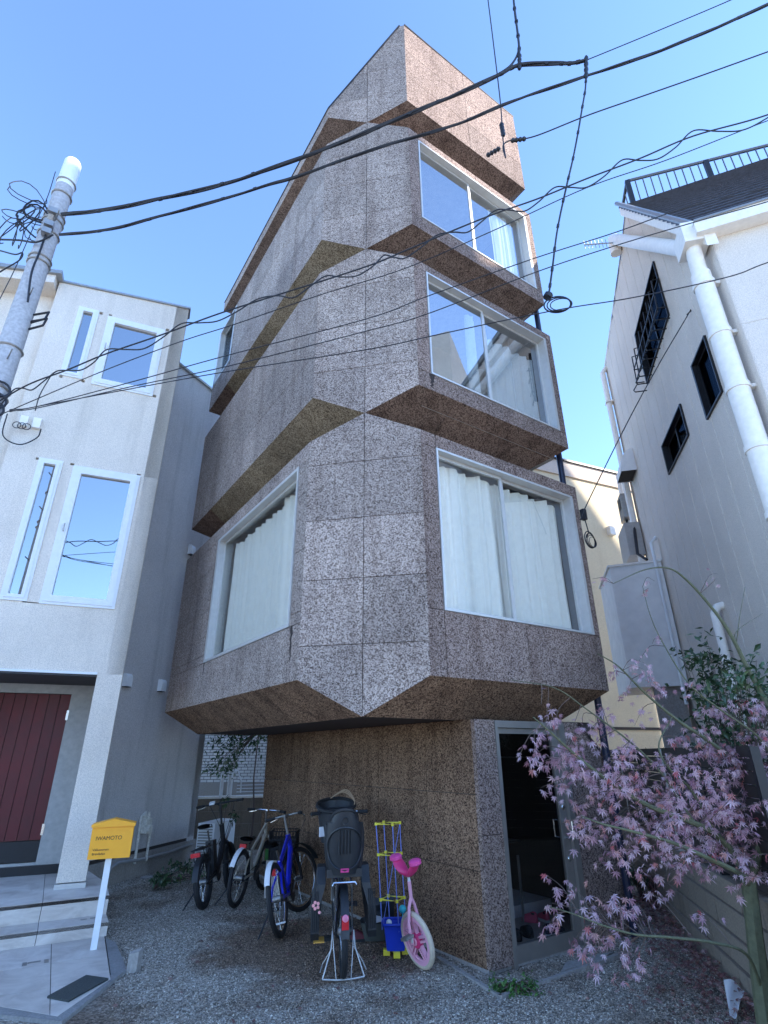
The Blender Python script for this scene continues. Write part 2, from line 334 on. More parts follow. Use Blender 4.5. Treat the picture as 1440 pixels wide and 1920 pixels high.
# base of the cork tower and terrace, needed to keep stones off them
B = V3(.856, 5.655, 0); S = V3(-.207, 5.110, 0)
TA = math.radians(61); uT = hd(TA); nT = np.array([uT[1], -uT[0], 0.])      # terrace step direction, outward
T0 = V3(-2.83, 6.73, 0)
T0r = T0
PAD = [(-2.86,5.10),(-2.50,4.93),(-2.24,5.72),(-2.83,6.73)]
def in_house(x, y):
    p = V3(x, y, 0)-B; return (p@uR > 0 and p@uL > 0) or (V3(x,y,0)-HB)@nS < 0
def in_pad(x, y):
    p = V3(x, y, 0)-T0; return p@uT < .0 and (p@nT < 0 or x < -2.5) or (x < -2.24 and y < 5.72 and x < -2.24+(y-5.72)*.33)
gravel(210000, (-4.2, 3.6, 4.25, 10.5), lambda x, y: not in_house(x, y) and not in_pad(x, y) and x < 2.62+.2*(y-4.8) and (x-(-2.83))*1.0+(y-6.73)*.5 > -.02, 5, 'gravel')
# ---------------------------------------------------------------- cork tower
house = thing('cork_house', 'narrow tower house clad in speckled brown cork panels, its storeys split by vee grooves', 'house', B)
HW = .4365
cr, cl = S+uC*HW*math.sqrt(2), S-uC*HW*math.sqrt(2)
LR, LL = 2.56, 4.83
ZB = [1.982, 5.165, 7.72, 10.37]; ZA = [2.313, 5.46, 8.035, 10.70]; ZC = [None, 4.87, 7.42, 10.05]
PT = .05
def panel(polys3, n, mat, parent=house, name='cork_panel', back=True, bk=None):
    for p in polys3:
        MB().prism(p, n, PT).build(name, mat, parent)
        if bk is not None: bk.prism([q-n*(PT*.55) for q in p], n, .1)
def plane_fn(o, u, v=UP): return lambda q: V3(o)+u*q[0]+v*q[1]
# backing that closes the joints between the panels
def backing(poly, holes, o, u, n, bk, v=UP):
    us = [h[0] for h in holes]+[h[1] for h in holes]; vs = [h[2] for h in holes]+[h[3] for h in holes]
    lo, hi = min(p[0] for p in poly), max(p[0] for p in poly); poly = clip(clip(list(poly), -1, 0, -(lo+.035)), 1, 0, hi-.035)
    for q in pieces(poly, us, vs, 0, holes): bk.prism([V3(o)+u*a+v*b-n*.012 for a, b in q], n, .14)
def facade(o, u, n, poly, holes, us, vs, mat, bk, name='cork_panel', parent=house, gap=.007):
    f = plane_fn(o, u); us = list(us)+[h[0] for h in holes]+[h[1] for h in holes]
    vs2 = list(vs)
    for h in holes: vs2 += [h[2], h[3]]
    for q in pieces(poly, us, vs2, gap, holes): MB().prism([f(p) for p in q], n, PT).build(name, mat, parent)
    backing(poly, holes, o, u, n, bk)
bk = MB()
O0 = lambda p: V3(p[0], p[1], 0)
WR = {0: (.20, 2.45, 2.925, 4.705), 1: (.19, 2.43, 5.69, 7.29), 2: (.17, 2.42, 8.275, 9.9)}
WL = {0: [(.25, 3.02, 2.85, 4.665)], 1: [], 2: [(3.78, 4.78, 8.6, 10.0)]}
for k in range(3):
    z0, z1 = ZA[k], ZC[k+1]
    facade(O0(cr), uR, nR, [(0,z0),(LR,z0),(LR,z1),(0,z1)], [WR[k]], [1.315], [], M_right, bk)
    facade(O0(cl), uL, nL, [(0,z0),(LL,z0),(LL,z1),(0,z1)], WL[k], [.95*i for i in range(1, 6)], [z0+.65, z0+1.3, z0+1.95], M_weather, bk)
    c2 = HW*math.sqrt(2)
    js = [2.617, 3.257, 3.90, 4.555] if k == 0 else ([5.81, 6.46, 7.10] if k == 1 else [8.40, 9.05, 9.70])
    facade(O0(S), uC, nC, [(-c2,z0),(0,ZB[k]),(c2,z0),(c2,z1),(0,ZB[k+1]),(-c2,z1)], [], [0], js, M_weather, bk)
TOPR, TOPL = 12.76, 10.93
facade(O0(cr), uR, nR, [(0,ZA[3]),(LR,ZA[3]),(LR,TOPR),(0,TOPR)], [], [1.28], [11.35,12.05], M_right, bk)
facade(O0(cl), uL, nL, [(0,ZA[3]),(LL,ZA[3]),(LL,TOPL),(0,TOPL)], [], [.95*i for i in range(1, 6)], [], M_weather, bk)
facade(O0(S), uC, nC, [(-c2,ZA[3]),(0,ZB[3]),(c2,ZA[3]),(c2,TOPR),(c2-.08,TOPR),(-c2,TOPL)], [], [0], [11.0, 11.65, 12.2], M_weather, bk)
# soffits (looked at from below) and the hidden upper slopes of the vee grooves
rr, ll = LR+HW, LL+HW                            # outer plan, measured from the inner corner S
def PR(r, l, z): p = S+uR*r+uL*l; return V3(p[0], p[1], z)
for k in range(4):
    za, zb = ZA[k], ZB[k]
    # right facade soffit, outer edge l=-HW, inner edge l=0
    ri = rr-HW; li = ll-HW
    nso = nrm(np.cross(PR(1,-HW,za)-PR(0,-HW,za), PR(0,0,zb)-PR(0,-HW,za)));  nso = nso if nso[2] < 0 else -nso
    segs = [0, .95, 1.9, ri+HW]
    ou = [(HW, -HW, za)]; 
    def cutR(x0, x1):
        a0, a1 = max(x0, HW), min(x1, rr); b0, b1 = max(x0, 0.), min(x1, ri)
        p = [PR(a0,-HW,za), PR(a1,-HW,za)]
        if x1 > ri: p += [PR(ri,0,zb)]
        else: p += [PR(b1,0,zb)]
        if b0 < (b1 if x1 <= ri else ri)-1e-4: p += [PR(b0,0,zb)]
        return p
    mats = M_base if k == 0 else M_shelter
    for a, b in ((0, HW+.55), (HW+.556, HW+1.5), (HW+1.506, rr)):
        q = cutR(a, b)
        MB().prism(q, nso, PT).build('soffit_panel', mats, house); bk.prism([p-nso*.02 for p in cutR(a-.0 if a == 0 else a-.01, b)], nso, .12)
    nsl = nrm(np.cross(PR(-HW,1,za)-PR(-HW,0,za), PR(0,0,zb)-PR(-HW,0,za))); nsl = nsl if nsl[2] < 0 else -nsl
    def cutL(x0, x1):
        a0, a1 = max(x0, HW), min(x1, ll); b0, b1 = max(x0, 0.), min(x1, li)
        p = [PR(-HW,a0,za), PR(-HW,a1,za), PR(0,b1 if x1 <= li else li,zb)]
        if b0 < b1-1e-4: p += [PR(0,b0,zb)]
        return p
    cuts = [0, 1.35, 2.3, 3.25, 4.2, ll]
    for a, b in zip(cuts, cuts[1:]):
        q = cutL(a+(.003 if a else 0), b-.003)
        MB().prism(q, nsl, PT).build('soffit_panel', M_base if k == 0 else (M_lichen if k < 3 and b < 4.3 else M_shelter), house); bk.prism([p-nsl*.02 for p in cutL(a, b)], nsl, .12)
    # right end and rear soffits, upper slopes: plain
    bk2 = MB()
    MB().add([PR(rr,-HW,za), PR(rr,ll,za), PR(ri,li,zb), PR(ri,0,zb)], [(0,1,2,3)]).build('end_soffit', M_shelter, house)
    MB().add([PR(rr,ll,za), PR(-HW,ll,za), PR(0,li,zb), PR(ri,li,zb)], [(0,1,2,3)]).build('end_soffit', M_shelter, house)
    if k:
        zc = ZC[k]
        m = MB().add([PR(HW,-HW,zc), PR(rr,-HW,zc), PR(ri,0,zb), PR(0,0,zb)], [(0,1,2,3)])
        m.add([PR(-HW,HW,zc), PR(-HW,ll,zc), PR(0,li,zb), PR(0,0,zb)], [(0,1,2,3)])
        m.add([PR(rr,-HW,zc), PR(rr,ll,zc), PR(ri,li,zb), PR(ri,0,zb)], [(0,1,2,3)])
        m.add([PR(rr,ll,zc), PR(-HW,ll,zc), PR(0,li,zb), PR(ri,li,zb)], [(0,1,2,3)])
        m.build('groove_slope', M_shelter, house)
# right end wall and rear wall of each storey
for k in range(4):
    z0 = ZA[k]; z1 = ZC[k+1] if k < 3 else TOPR
    facade(PR(rr,-HW,0), uL, uR, [(.05,z0),(ll+HW,z0),(ll+HW,z1),(.05,z1)], [], [1.4, 2.8, 4.2], [z0+1.3], M_weather, bk)
    z1 = z1 if k < 3 else TOPL
    facade(PR(-HW,ll,0), uR, uL, [(.06,z0),(rr+HW-.06,z0),(rr+HW-.06,z1),(.06,z1)], [], [1.2, 2.4], [z0+1.3], M_weather, bk)
# flat underside and floors between the storeys
MB().prism([PR(.03,.03,1.99), PR(ri,.03,1.99), PR(ri,li,1.99), PR(.03,li,1.99)], V3(0,0,-1), .2).build('underside', M_soffit, house)
for k in (1, 2, 3):
    MB().prism([PR(.06,.06,ZB[k]+.1), PR(ri-.05,.06,ZB[k]+.1), PR(ri-.05,li-.05,ZB[k]+.1), PR(.06,li-.05,ZB[k]+.1)], UP, .2).build('floor_slab', M_room, house)
MB().prism([PR(-HW+.1,.5,10.88), PR(.5,-HW+.1,10.88), PR(rr-.1,-HW+.1,10.88), PR(rr-.1,ll-.1,10.88), PR(-HW+.1,ll-.1,10.88)], UP, .08).build('roof', M_joint, house)
bk.build('wall_backing', M_joint, house)
# metal edge along the parapet
ed = MB(); ed.tube([PR(rr,ll,TOPR+.01), PR(rr,-HW,TOPR+.01), V3(cr[0],cr[1],TOPR+.01)], .018, 6); ed.tube([V3(cr[0],cr[1],TOPR+.01)-uC*.08, V3(cl[0],cl[1],TOPL+.01), V3(*(cl+uL*LL)[:2],TOPL+.01)], .018, 6)
ed.build('parapet_edge', M_dark, house)
# windows -------------------------------------------------------------
def add_window(parent, o, u, n, h, bars, mat_f, mat_g, fw=.045, proud=.012, recess=.09, sash=.035, curtain=None, room=1.2, name='window', lean=None, sillout=0.0):
    """o: origin on the wall plane at z=0; h: (u0,u1,z0,z1); bars: where upright bars stand"""
    u0, u1, z0, z1 = h; o = V3(o)
    m = MB()
    for a, b, c, d in ((u0,u1,z1-fw*.55,z1),(u0,u1,z0,z0+fw*.5),(u0,u0+fw*.5,z0+fw*.5,z1-fw*.55),(u1-fw,u1,z0+fw*.5,z1-fw*.55)):
        m.obox(o, u, UP, n, a, b, c, d, -.16, proud)
    f = m.build(name, mat_f, parent)
    iu0, iu1, iz0, iz1 = u0+fw*.5, u1-fw, z0+fw*.5, z1-fw*.55
    xs_ = [iu0]+list(bars)+[iu1]
    for i in range(len(xs_)-1):
        a, b = xs_[i]+(.006 if i else 0), xs_[i+1]-(.006 if i < len(xs_)-2 else 0); dz = -(recess+.03*(i % 2))
        s = MB()
        for q in ((a,b,iz1-sash,iz1),(a,b,iz0,iz0+sash),(a,a+sash,iz0+sash,iz1-sash),(b-sash,b,iz0+sash,iz1-sash)): s.obox(o, u, UP, n, q[0], q[1], q[2], q[3], dz-.014, dz+.014)
        s.build('sash', mat_f, f)
        MB().obox(o, u, UP, n, a+sash, b-sash, iz0+sash, iz1-sash, dz-.003, dz+.003).build('pane', mat_g, f)
    if curtain:
        for (a, b, top, seed, open_) in curtain:
            q = random.Random(seed); ph = [q.uniform(0, 6.28) for _ in range(6)]
            def fn(s_, t_):
                uu = a+(b-a)*s_; zz = iz0+.03+(top-iz0-.03)*t_
                d = .022*math.sin(s_*(b-a)*38+ph[0]+.9*math.sin(s_*9+ph[1]))+.015*math.sin(s_*(b-a)*17+ph[2]+t_*1.2)+.008*math.sin(s_*61+ph[3])
                sag = .03*abs(math.sin(s_*(b-a)*7+ph[4]))*t_
                return o+u*(uu+.01*math.sin(t_*4+ph[5]))+UP*(zz-sag)-n*(recess+.11+d)
            MB().grid(fn, 110, 8).build('curtain', M_curtain, f, smooth=True)
    if room:
        a, b, c, d = u0-.02, u1+.02, z0-.35, z1+.2
        P = lambda uu, zz, dd: o+u*uu+UP*zz-n*dd
        r = MB().add([P(a,c,.17),P(b,c,.17),P(b,d,.17),P(a,d,.17),P(a,c,room),P(b,c,room),P(b,d,room),P(a,d,room)], [(0,1,5,4),(1,2,6,5),(2,3,7,6),(3,0,4,7),(4,5,6,7)])
        r.build('room', M_room, f)
    return f
def handle(f, o, u, n, uu, zz, mat=M_chrome):
    m = MB(); m.obox(V3(o), u, UP, n, uu-.015, uu+.015, zz-.04, zz+.04, -.02, .012); m.tube([V3(o)+u*uu+UP*zz+n*.012, V3(o)+u*uu+UP*zz+n*.045, V3(o)+u*(uu+.1)+UP*(zz-.01)+n*.05], .009, 6); m.build('window_handle', mat, f)
oR, oL = O0(cr), O0(cl)
f = add_window(house, oR, uR, nR, WR[0], [1.26], M_alu, M_glass, curtain=[(.22, 1.27, 4.66, 3, 0), (1.24, 2.36, 4.64, 9, 0)])
f = add_window(house, oR, uR, nR, WR[1], [1.25], M_alu, M_glass_up, curtain=[(1.02, 1.2, 7.2, 4, 0), (1.32, 2.3, 6.98, 6, 0)])
f = add_window(house, oR, uR, nR, WR[2], [1.24], M_alu, M_glass_up, curtain=[(1.75, 2.3, 9.85, 5, 0)])
f = add_window(house, oL, uL, nL, WL[0][0], [], M_alu, M_glass, fw=.07, curtain=[(.27, 1.0, 4.62, 13, 0), (1.0, 2.86, 4.55, 8, 0)])
f = add_window(house, oL, uL, nL, WL[2][0], [], M_alu, M_glass_up, fw=.09, room=.8)
def runoff(o, u, n, uu, z, L, wd, seed):
    q = random.Random(seed); m = MB(); lf, rt = [], []
    for i in range(9):
        t = i/8; w2 = wd*(1-t*.75)*(.6+.5*q.random()); c = uu+wd*.25*q.uniform(-1, 1); lf.append((c-w2/2, z-L*t)); rt.append((c+w2/2, z-L*t))
    m.prism([V3(o)+u*a+UP*b+n*.0015 for a, b in lf+rt[::-1]], n, .003); m.build('runoff_stain', M_base_stain, house)
M_base_stain = plain('damp_algae', (.035,.025,.022), .9, 0, .5, 60., .4)
runoff(oL, uL, nL, .20, 2.85, .34, .07, 3); runoff(oL, uL, nL, 3.0, 2.85, .16, .05, 5); runoff(oL, uL, nL, 3.76, 8.9, .62, .05, 8); runoff(oR, uR, nR, .2, 5.69, .2, .09, 11)
# ground floor -----------------------------------------------------------
bk = MB(); oB = O0(B)
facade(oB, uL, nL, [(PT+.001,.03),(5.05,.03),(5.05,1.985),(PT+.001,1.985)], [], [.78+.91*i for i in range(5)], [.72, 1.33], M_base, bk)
DR = (.265, 1.30, .0, 1.985)
facade(oB, uR, nR, [(0,.03),(.265,.03),(.265,1.985),(0,1.985)], [], [], [1.0], M_right, bk)
facade(oB, uR, nR, [(1.30,.0),(2.02,.0),(2.02,1.62),(1.56,1.985),(1.30,1.985)], [], [], [.95], M_right, bk)
facade(oB+uR*2.02, uL, uR, [(.05,0),(4.5,0),(4.5,1.62),(.05,1.62)], [], [1.4,2.8], [.9], M_weather, bk)
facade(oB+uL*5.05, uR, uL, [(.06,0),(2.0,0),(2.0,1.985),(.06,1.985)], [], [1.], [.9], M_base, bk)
bk.prism([oB+uR*1.56+UP*1.985+nR*0, oB+uR*2.02+UP*1.62, oB+uR*2.02+uL*4.5+UP*1.62, oB+uR*1.56+uL*4.5+UP*1.985], nrm(np.cross(uL, uR*.46-UP*.365))*-1, .04)
bk.build('base_backing', M_joint, house)
MB().obox(oB, uR, UP, nR, .0, 2.0, -.2, .032, -5.0, -.03).build('footing', M_conc, house)
# glass door
df = MB()
for a, b, c, d in ((.265,.305,.0,1.98),(1.22,1.30,.0,1.98),(.305,1.22,1.915,1.98)): df.obox(oB, uR, UP, nR, a, b, c, d, -.12, .012)
df.build('door_frame', M_door, house)
dl = MB()
for a, b, c, d in ((.31,.345,.02,1.91),(1.115,1.215,.02,1.91),(.345,1.115,1.86,1.91),(.345,1.115,.02,.145)): dl.obox(oB, uR, UP, nR, a, b, c, d, -.065, -.025)
door = dl.build('door', M_door, house)
MB().obox(oB, uR, UP, nR, .345, 1.115, .145, 1.86, -.05, -.044).build('pane', M_glass3, door)
dh = MB(); q = oB+uR*1.16+UP*1.05
dh.tube([q+nR*-.03, q+nR*.07-uR*0, q+nR*.07-UP*.15, q-UP*.15-nR*.03], .012, 8); dh.tube([q-nR*.06-uR*.0, q-nR*.16, q-nR*.16-UP*.15, q-UP*.15-nR*.06], .012, 8); dh.build('door_handle', M_chrome, door)
MB().lathe(oB+uR*1.165+UP*1.17-nR*.03, nR, [(.026,0),(.026,.014),(.02,.018)], 14).build('lock', M_chrome, door)
MB().lathe(oB+uR*1.165+UP*.72-nR*.03, nR, [(.026,0),(.026,.014),(.02,.018)], 14).build('lock', M_chrome, door)
# entrance hall behind the glass
M_hall = plain('hall_wall', (.2,.19,.18), .8); M_hallf = plain('hall_floor', (.42,.36,.31), .6)
P = lambda u_, z_, d_: oB+uR*u_+UP*z_-nR*d_
MB().add([P(.1,.03,.13),P(1.93,.03,.13),P(1.93,2.0,.13),P(.1,2.0,.13),P(.1,.03,3.2),P(1.93,.03,3.2),P(1.93,2.0,3.2),P(.1,2.0,3.2)], [(1,2,6,5),(2,3,7,6),(3,0,4,7),(4,5,6,7)]).build('hall', M_hall, house)
MB().obox(oB, uR, UP, nR, .1, 1.9, .02, .05, -3.2, -.1).build('hall_floor', M_hallf, house)
M_step = m_slats('ribbed_mat', (.75,.73,.73), 40., 0, .25)
MB().obox(oB, uR, UP, nR, .12, 1.92, .05, .16, -2.4, -.95).build('hall_step', M_step, house)
# black downpipe on the right flank
dp = MB()
rp = PR(rr, -HW, 0)+uL*.22+uR*.07
dp.tube([V3(rp[0], rp[1], 0.0)-uR*.0, V3(rp[0], rp[1], 2.0), V3(rp[0], rp[1], 8.9)], .04, 10)
for z in (2.6, 4.2, 6.0, 7.6): dp.obox(V3(rp[0], rp[1], 0), uR, UP, nR, -.07, .05, z-.02, z+.02, -.05, .05)
tag(dp.build('downpipe', M_navy, None), 'black drainpipe running down behind the right corner of the cork tower', 'pipe')
# ---------------------------------------------------------------- left house
T_Z1, T_Z2 = .15, .318
F1 = pz(158, 1664, T_Z2); F1 = V3(F1[0], F1[1], 0); AF = 1.1724; uF = hd(AF); nF = np.array([uF[1], -uF[0], 0.])
lh = thing('stucco_house', 'pale stucco house with white tilt windows and a deep porch with a dark red door', 'house', F1)
FL = -2.0                                        # left end of the front bay
w_ = MB()
def wallpoly(mb, o, u, n, poly, holes, t=.2):
    us = [h[0] for h in holes]+[h[1] for h in holes]; vs = [h[2] for h in holes]+[h[3] for h in holes]
    for q in pieces(poly, us, vs, 0, holes): mb.prism([V3(o)+u*a+UP*b for a, b in q], n, t)
LWIN = [(-1.145,-.25,3.505,5.55),(-1.59,-1.285,3.52,5.585),(-1.195,-.305,6.985,8.36),(-1.635,-1.335,7.03,8.41)]
ztop = lambda u_: 8.72+.055*(u_-FL)/1.0
wallpoly(w_, F1, uF, nF, [(FL,2.66),(0,2.66),(0,ztop(0)+.12),(FL,ztop(FL)+.08)], LWIN)
w_.build('front_wall', M_leftfront, lh)
MB().obox(F1, uF, UP, nF, -.30, 0, T_Z2+.06, 2.66, -.16, 0).build('porch_column', M_leftfront, lh)
MB().obox(F1, uF, UP, nF, -.31, .01, T_Z2, T_Z2+.05, -.17, .015).build('column_foot', M_alu, lh)
MB().obox(F1, uF, UP, nF, FL, -.30, 2.62, 2.655, -1.15, .012).build('porch_soffit', plain('dark_soffit', (.05,.045,.045), .8), lh)
MB().obox(F1, uF, UP, nF, FL, -.30, 2.645, 2.672, -.02, .022).build('lintel_trim', M_white, lh)
# edge-on return of the front bay, then the grey side wall with its plinth
HBs = HB; PB = 1.12
rt_ = MB(); uB = hd(math.radians(-27))
rt_.prism([F1+UP*2.66, F1+uB*1.95+UP*2.66, F1+uB*1.95+UP*8.5, F1+uB*.25+UP*8.5, F1+uB*.25+UP*(ztop(0)+.12), F1+UP*(ztop(0)+.12)], uF, .2); rt_.build('return_wall', M_leftfront, lh)
tt = ((F1-nF*PB-HBs)@nF)/(uS@nF)                # where the side wall meets the porch wall plane
zpl = .5*(pv(262, 1593, HBs, AS)[2]+pv(363, 1567, HBs, AS)[2])
SL = 2.06
ws = MB(); ws.prism([HBs+uS*tt+UP*zpl, HBs+uS*SL+UP*zpl, HBs+uS*SL+UP*9.32, HBs+uS*tt+UP*8.75], nS, .2); ws.build('side_wall', M_leftside, lh)
MB().prism([HBs+uS*tt-UP*.1+nS*.04, HBs+uS*(SL+.03)-UP*.1+nS*.04, HBs+uS*(SL+.03)+UP*(zpl-.05)+nS*.04, HBs+uS*tt+UP*(zpl-.05)+nS*.04], nS, .24).build('plinth', M_plinth, lh)
MB().prism([HBs+UP*(zpl-.05)-nS*.02+uS*tt, HBs+uS*(SL+.01)+UP*(zpl-.05)-nS*.02, HBs+uS*(SL+.01)+UP*zpl-nS*.02, HBs+UP*zpl-nS*.02+uS*tt], nS, .15).build('drip_groove', M_joint, lh)
cp = MB(); cp.tube([HBs+uS*tt+UP*8.76+nS*.03, HBs+uS*(SL+.02)+UP*9.33+nS*.03], .03, 6); cp.build('coping', M_grime, lh)
cp = MB(); a = F1+uF*FL+UP*(ztop(FL)+.08); b = F1+UP*(ztop(0)+.12); cp.prism([a+nF*.03, b+nF*.03+uF*.03, b+nF*.03+uF*.03+UP*.035, a+nF*.03+UP*.035], nF, .28); cp.build('coping', M_grime, lh)
MB().prism([HBs+uS*SL, HBs+uS*SL-nS*5, HBs+uS*SL-nS*5+UP*9.3, HBs+uS*SL+UP*9.3], uS, .2).build('rear_wall', M_leftside, lh)
MB().prism([F1+UP*8.6-nF*.15-uF*.1, HBs+uS*(tt+.1)+UP*8.6-nS*.1, HBs+uS*SL+UP*8.7-nS*.1, HBs+uS*SL+UP*8.7-nS*5, F1+uF*-5+UP*8.6-nF*.25], UP, .1).build('roof', M_joint, lh)
# porch: back wall, side cheek, door
PWR = (HBs+uS*tt-F1)@uF+.1
pb = MB(); wallpoly(pb, F1-nF*PB, uF, nF, [(-2.6,T_Z2),(PWR,T_Z2),(PWR,2.64),(-2.6,2.64)], [(-1.62,-.66,T_Z2+.13,2.5)], .15); pb.build('porch_wall', plain('porch_plaster', (.42,.41,.39), .85), lh)
MB().obox(F1, uF, UP, nF, -2.6, PWR, T_Z2-.02, T_Z2+.1, -PB, -PB+.05).build('door_step', M_dark, lh)
m = MB(); m.obox(F1, uF, UP, nF, -1.62, -.66, T_Z2+.13, 2.5, -PB-.07, -PB-.05); rd = m.build('door', M_joint, lh)
M_red = plain('red_door_board', (.1,.006,.008), .5, 0, .2, 6., .1, .08)
bw = .96/7
for i in range(7): MB().obox(F1, uF, UP, nF, -1.62+i*bw+.004, -1.62+(i+1)*bw-.004, T_Z2+.38, 2.49, -PB-.05, -PB-.025).build('board', M_red, rd)
MB().obox(F1, uF, UP, nF, -1.615, -.665, T_Z2+.14, T_Z2+.37, -PB-.05, -PB-.02).build('kick_plate', M_dark, rd)
hq = F1-nF*(PB+.02)-uF*1.52
m = MB(); m.tube([hq+UP*1.22, hq+UP*1.22+nF*.05, hq+UP*1.21+nF*.05+uF*.13], .011, 6); m.lathe(hq+UP*1.36, nF, [(.028,0),(.028,.03)], 12); m.build('door_handle', M_chrome, rd)
for zz in (2.15, .75): MB().obox(F1, uF, UP, nF, -.675, -.645, zz, zz+.13, -PB-.03, -PB+.01).build('hinge', M_chrome, rd)
MB().obox(F1, uF, UP, nF, -1.92, -1.78, 2.0, 2.12, -PB, -PB+.12).build('porch_lamp', M_dark, lh)
# windows: a frame proud of the wall, a leaf, glass
for i, (u0, u1, z0, z1) in enumerate(LWIN):
    m = MB(); q = .035
    for a, b, c, d in ((u0,u1,z1-q,z1),(u0,u1,z0,z0+q),(u0,u0+q,z0+q,z1-q),(u1-q,u1,z0+q,z1-q)): m.obox(F1, uF, UP, nF, a, b, c, d, -.12, .02)
    f = m.build('window', M_white, lh)
    s = .085 if i % 2 == 0 else .045
    m = MB()
    for a, b, c, d in ((u0+q,u1-q,z1-q-s,z1-q),(u0+q,u1-q,z0+q,z0+q+s),(u0+q,u0+q+s,z0+q+s,z1-q-s),(u1-q-s,u1-q,z0+q+s,z1-q-s)): m.obox(F1, uF, UP, nF, a, b, c, d, -.05, .032)
    m.build('sash', M_white, f)
    MB().obox(F1, uF, UP, nF, u0+q+s, u1-q-s, z0+q+s, z1-q-s, -.03, -.02).build('pane', M_glass2, f)
    P = lambda uu, zz, dd: F1+uF*uu+UP*zz-nF*dd
    MB().add([P(u0,z0,.13),P(u1,z0,.13),P(u1,z1,.13),P(u0,z1,.13),P(u0,z0,1.2),P(u1,z0,1.2),P(u1,z1,1.2),P(u0,z1,1.2)], [(0,1,5,4),(1,2,6,5),(2,3,7,6),(3,0,4,7),(4,5,6,7)]).build('room', M_room, f)
    if i == 2:
        MB().grid(lambda s_, t_: P(u0+.35+(u1-u0-.4)*s_, z0+.1+(z1-z0-.2)*t_, .25+.02*math.sin(s_*40)), 60, 2).build('curtain', M_curtain, f, smooth=True)
    if i % 2 == 0:
        m = MB(); zz = (z0+z1)/2; q_ = F1+uF*(u0+q+.04)+UP*zz+nF*.03; m.tube([q_, q_+nF*.035, q_+nF*.035-uF*.0+UP*.1], .01, 6); m.build('window_handle', M_alu, f)
# recessed left wing with its sloping eave
lw = MB(); oW = F1+uF*FL-nF*.18
lw.prism([oW-uF*3+UP*2.0, oW+UP*2.0, oW+UP*8.7, oW-uF*3+UP*8.0], nF, .2); lw.build('wing_wall', M_leftfront, lh)
e = MB(); e.prism([oW+uF*-.03+UP*8.62+nF*.34, oW+uF*-.03+UP*8.80+nF*.34, oW-uF*3+UP*8.13+nF*.34, oW-uF*3+UP*7.95+nF*.34], nF, .5); e.build('eave', M_leftfront, lh)
e = MB(); e.prism([oW+UP*8.80+nF*.39+uF*.05, oW+UP*8.87+nF*.39+uF*.05, oW-uF*3+UP*8.2+nF*.39, oW-uF*3+UP*8.13+nF*.39], nF, .6); e.build('roof_edge', M_grime, lh)
MB().tube([F1+uF*(FL+.02)+UP*2.7-nF*.1+nF*.0, F1+uF*(FL+.02)+UP*8.5-nF*.1], .03, 8)
# vent hoods on the grey side wall
def hood(x, y):
    p = pv(x, y, HBs, AS); r = thing('vent_hood', '', 'vent', p)
    m = MB(); prof = [(0,.0,.10),(.045,.0,.1),(.075,.0,.075),(.085,.0,.03),(.085,.0,-.09),(0,.0,-.09)]
    vs = []
    for s in (-1, 1):
        for d, _, z in prof: vs.append(p+nS*d+UP*z+uS*s*.065)
    k = len(prof); m.add(vs, [tuple(range(k-1, -1, -1)), tuple(range(k, 2*k))]+[(i, i+1, k+i+1, k+i) for i in range(k-1)])
    m.build('cowl', M_white, r); MB().obox(p, uS, UP, nS, -.055, .055, -.1, -.088, 0, .075).build('grille', M_dark, r); return r
for (x, y), l in (((235,1276), 'white vent hood on the grey wall nearest the red door porch'), ((300,1286), 'white vent hood on the grey wall right beside the overhanging cork soffit corner'), ((356,1032), 'white vent hood high on the grey wall beside the cork ledge')):
    tag(hood(x, y), l, 'vent', 'vent hoods on the grey side wall')
# gas meter with its riser pipes
gm = pv(267, 1545, HBs, AS); gt = thing('gas_meter', 'cream gas meter with pipes on the grey wall behind the orange mailbox', 'gas meter', V3(gm[0], gm[1], 0.2))
M_meter = plain('meter_cast', (.66,.62,.54), .55, 0, .3, 40.)
m = MB(); m.obox(gm, uS, UP, nS, -.07, .07, -.02, .08, .02, .12); m.obox(gm, uS, UP, nS, -.075, .075, -.12, -.02, .02, .14); m.lathe(gm-UP*.07+nS*.13, nS, [(.062,0),(.062,.02),(.05,.03)], 16); m.build('meter_body', M_meter, gt)
m = MB()
a = pv(240, 1655, HBs, AS); m.tube([V3(a[0],a[1],.2)+nS*.06, V3(a[0],a[1],gm[2]+.12)+nS*.06, gm-uS*.05+UP*.15+nS*.06], .022, 8)
a = pv(260, 1650, HBs, AS); m.tube([V3(a[0],a[1],.2)+nS*.08, V3(a[0],a[1],gm[2]-.1)+nS*.08], .02, 8)
m.lathe(gm-uS*.045+UP*.08+nS*.06, UP, [(.028,0),(.028,.05),(.018,.06),(.018,.1)], 10); m.lathe(gm+uS*.045+UP*.08+nS*.06, UP, [(.028,0),(.028,.05),(.018,.06),(.018,.09)], 10)
m.build('pipe', M_meter, gt, smooth=True)
m = MB(); c = V3(*pv(249, 1660, HBs, AS)[:2], 0)+nS*.22; m.lathe(V3(c[0], c[1], ground_z(c[0], c[1])), UP, [(.09,0),(.09,.02),(.02,.025)], 18); tag(m.build('drain_cap', M_conc), 'round pale drain cap in the gravel below the gas meter', 'drain cap')
# grey duct along the plinth
dt_ = MB(); pts = [pv(x, y, HBs+nS*.07, AS) for x, y in ((203,1640),(208,1628),(222,1618),(240,1615),(262,1612),(283,1607),(300,1602),(318,1598),(340,1589),(360,1583))]
dt_.tube(pts, .024, 8); tag(dt_.build('pipe', plain('grey_pipe', (.3,.29,.28), .6), smooth=True), 'grey insulated pipe running along the plinth of the stucco house', 'pipe')
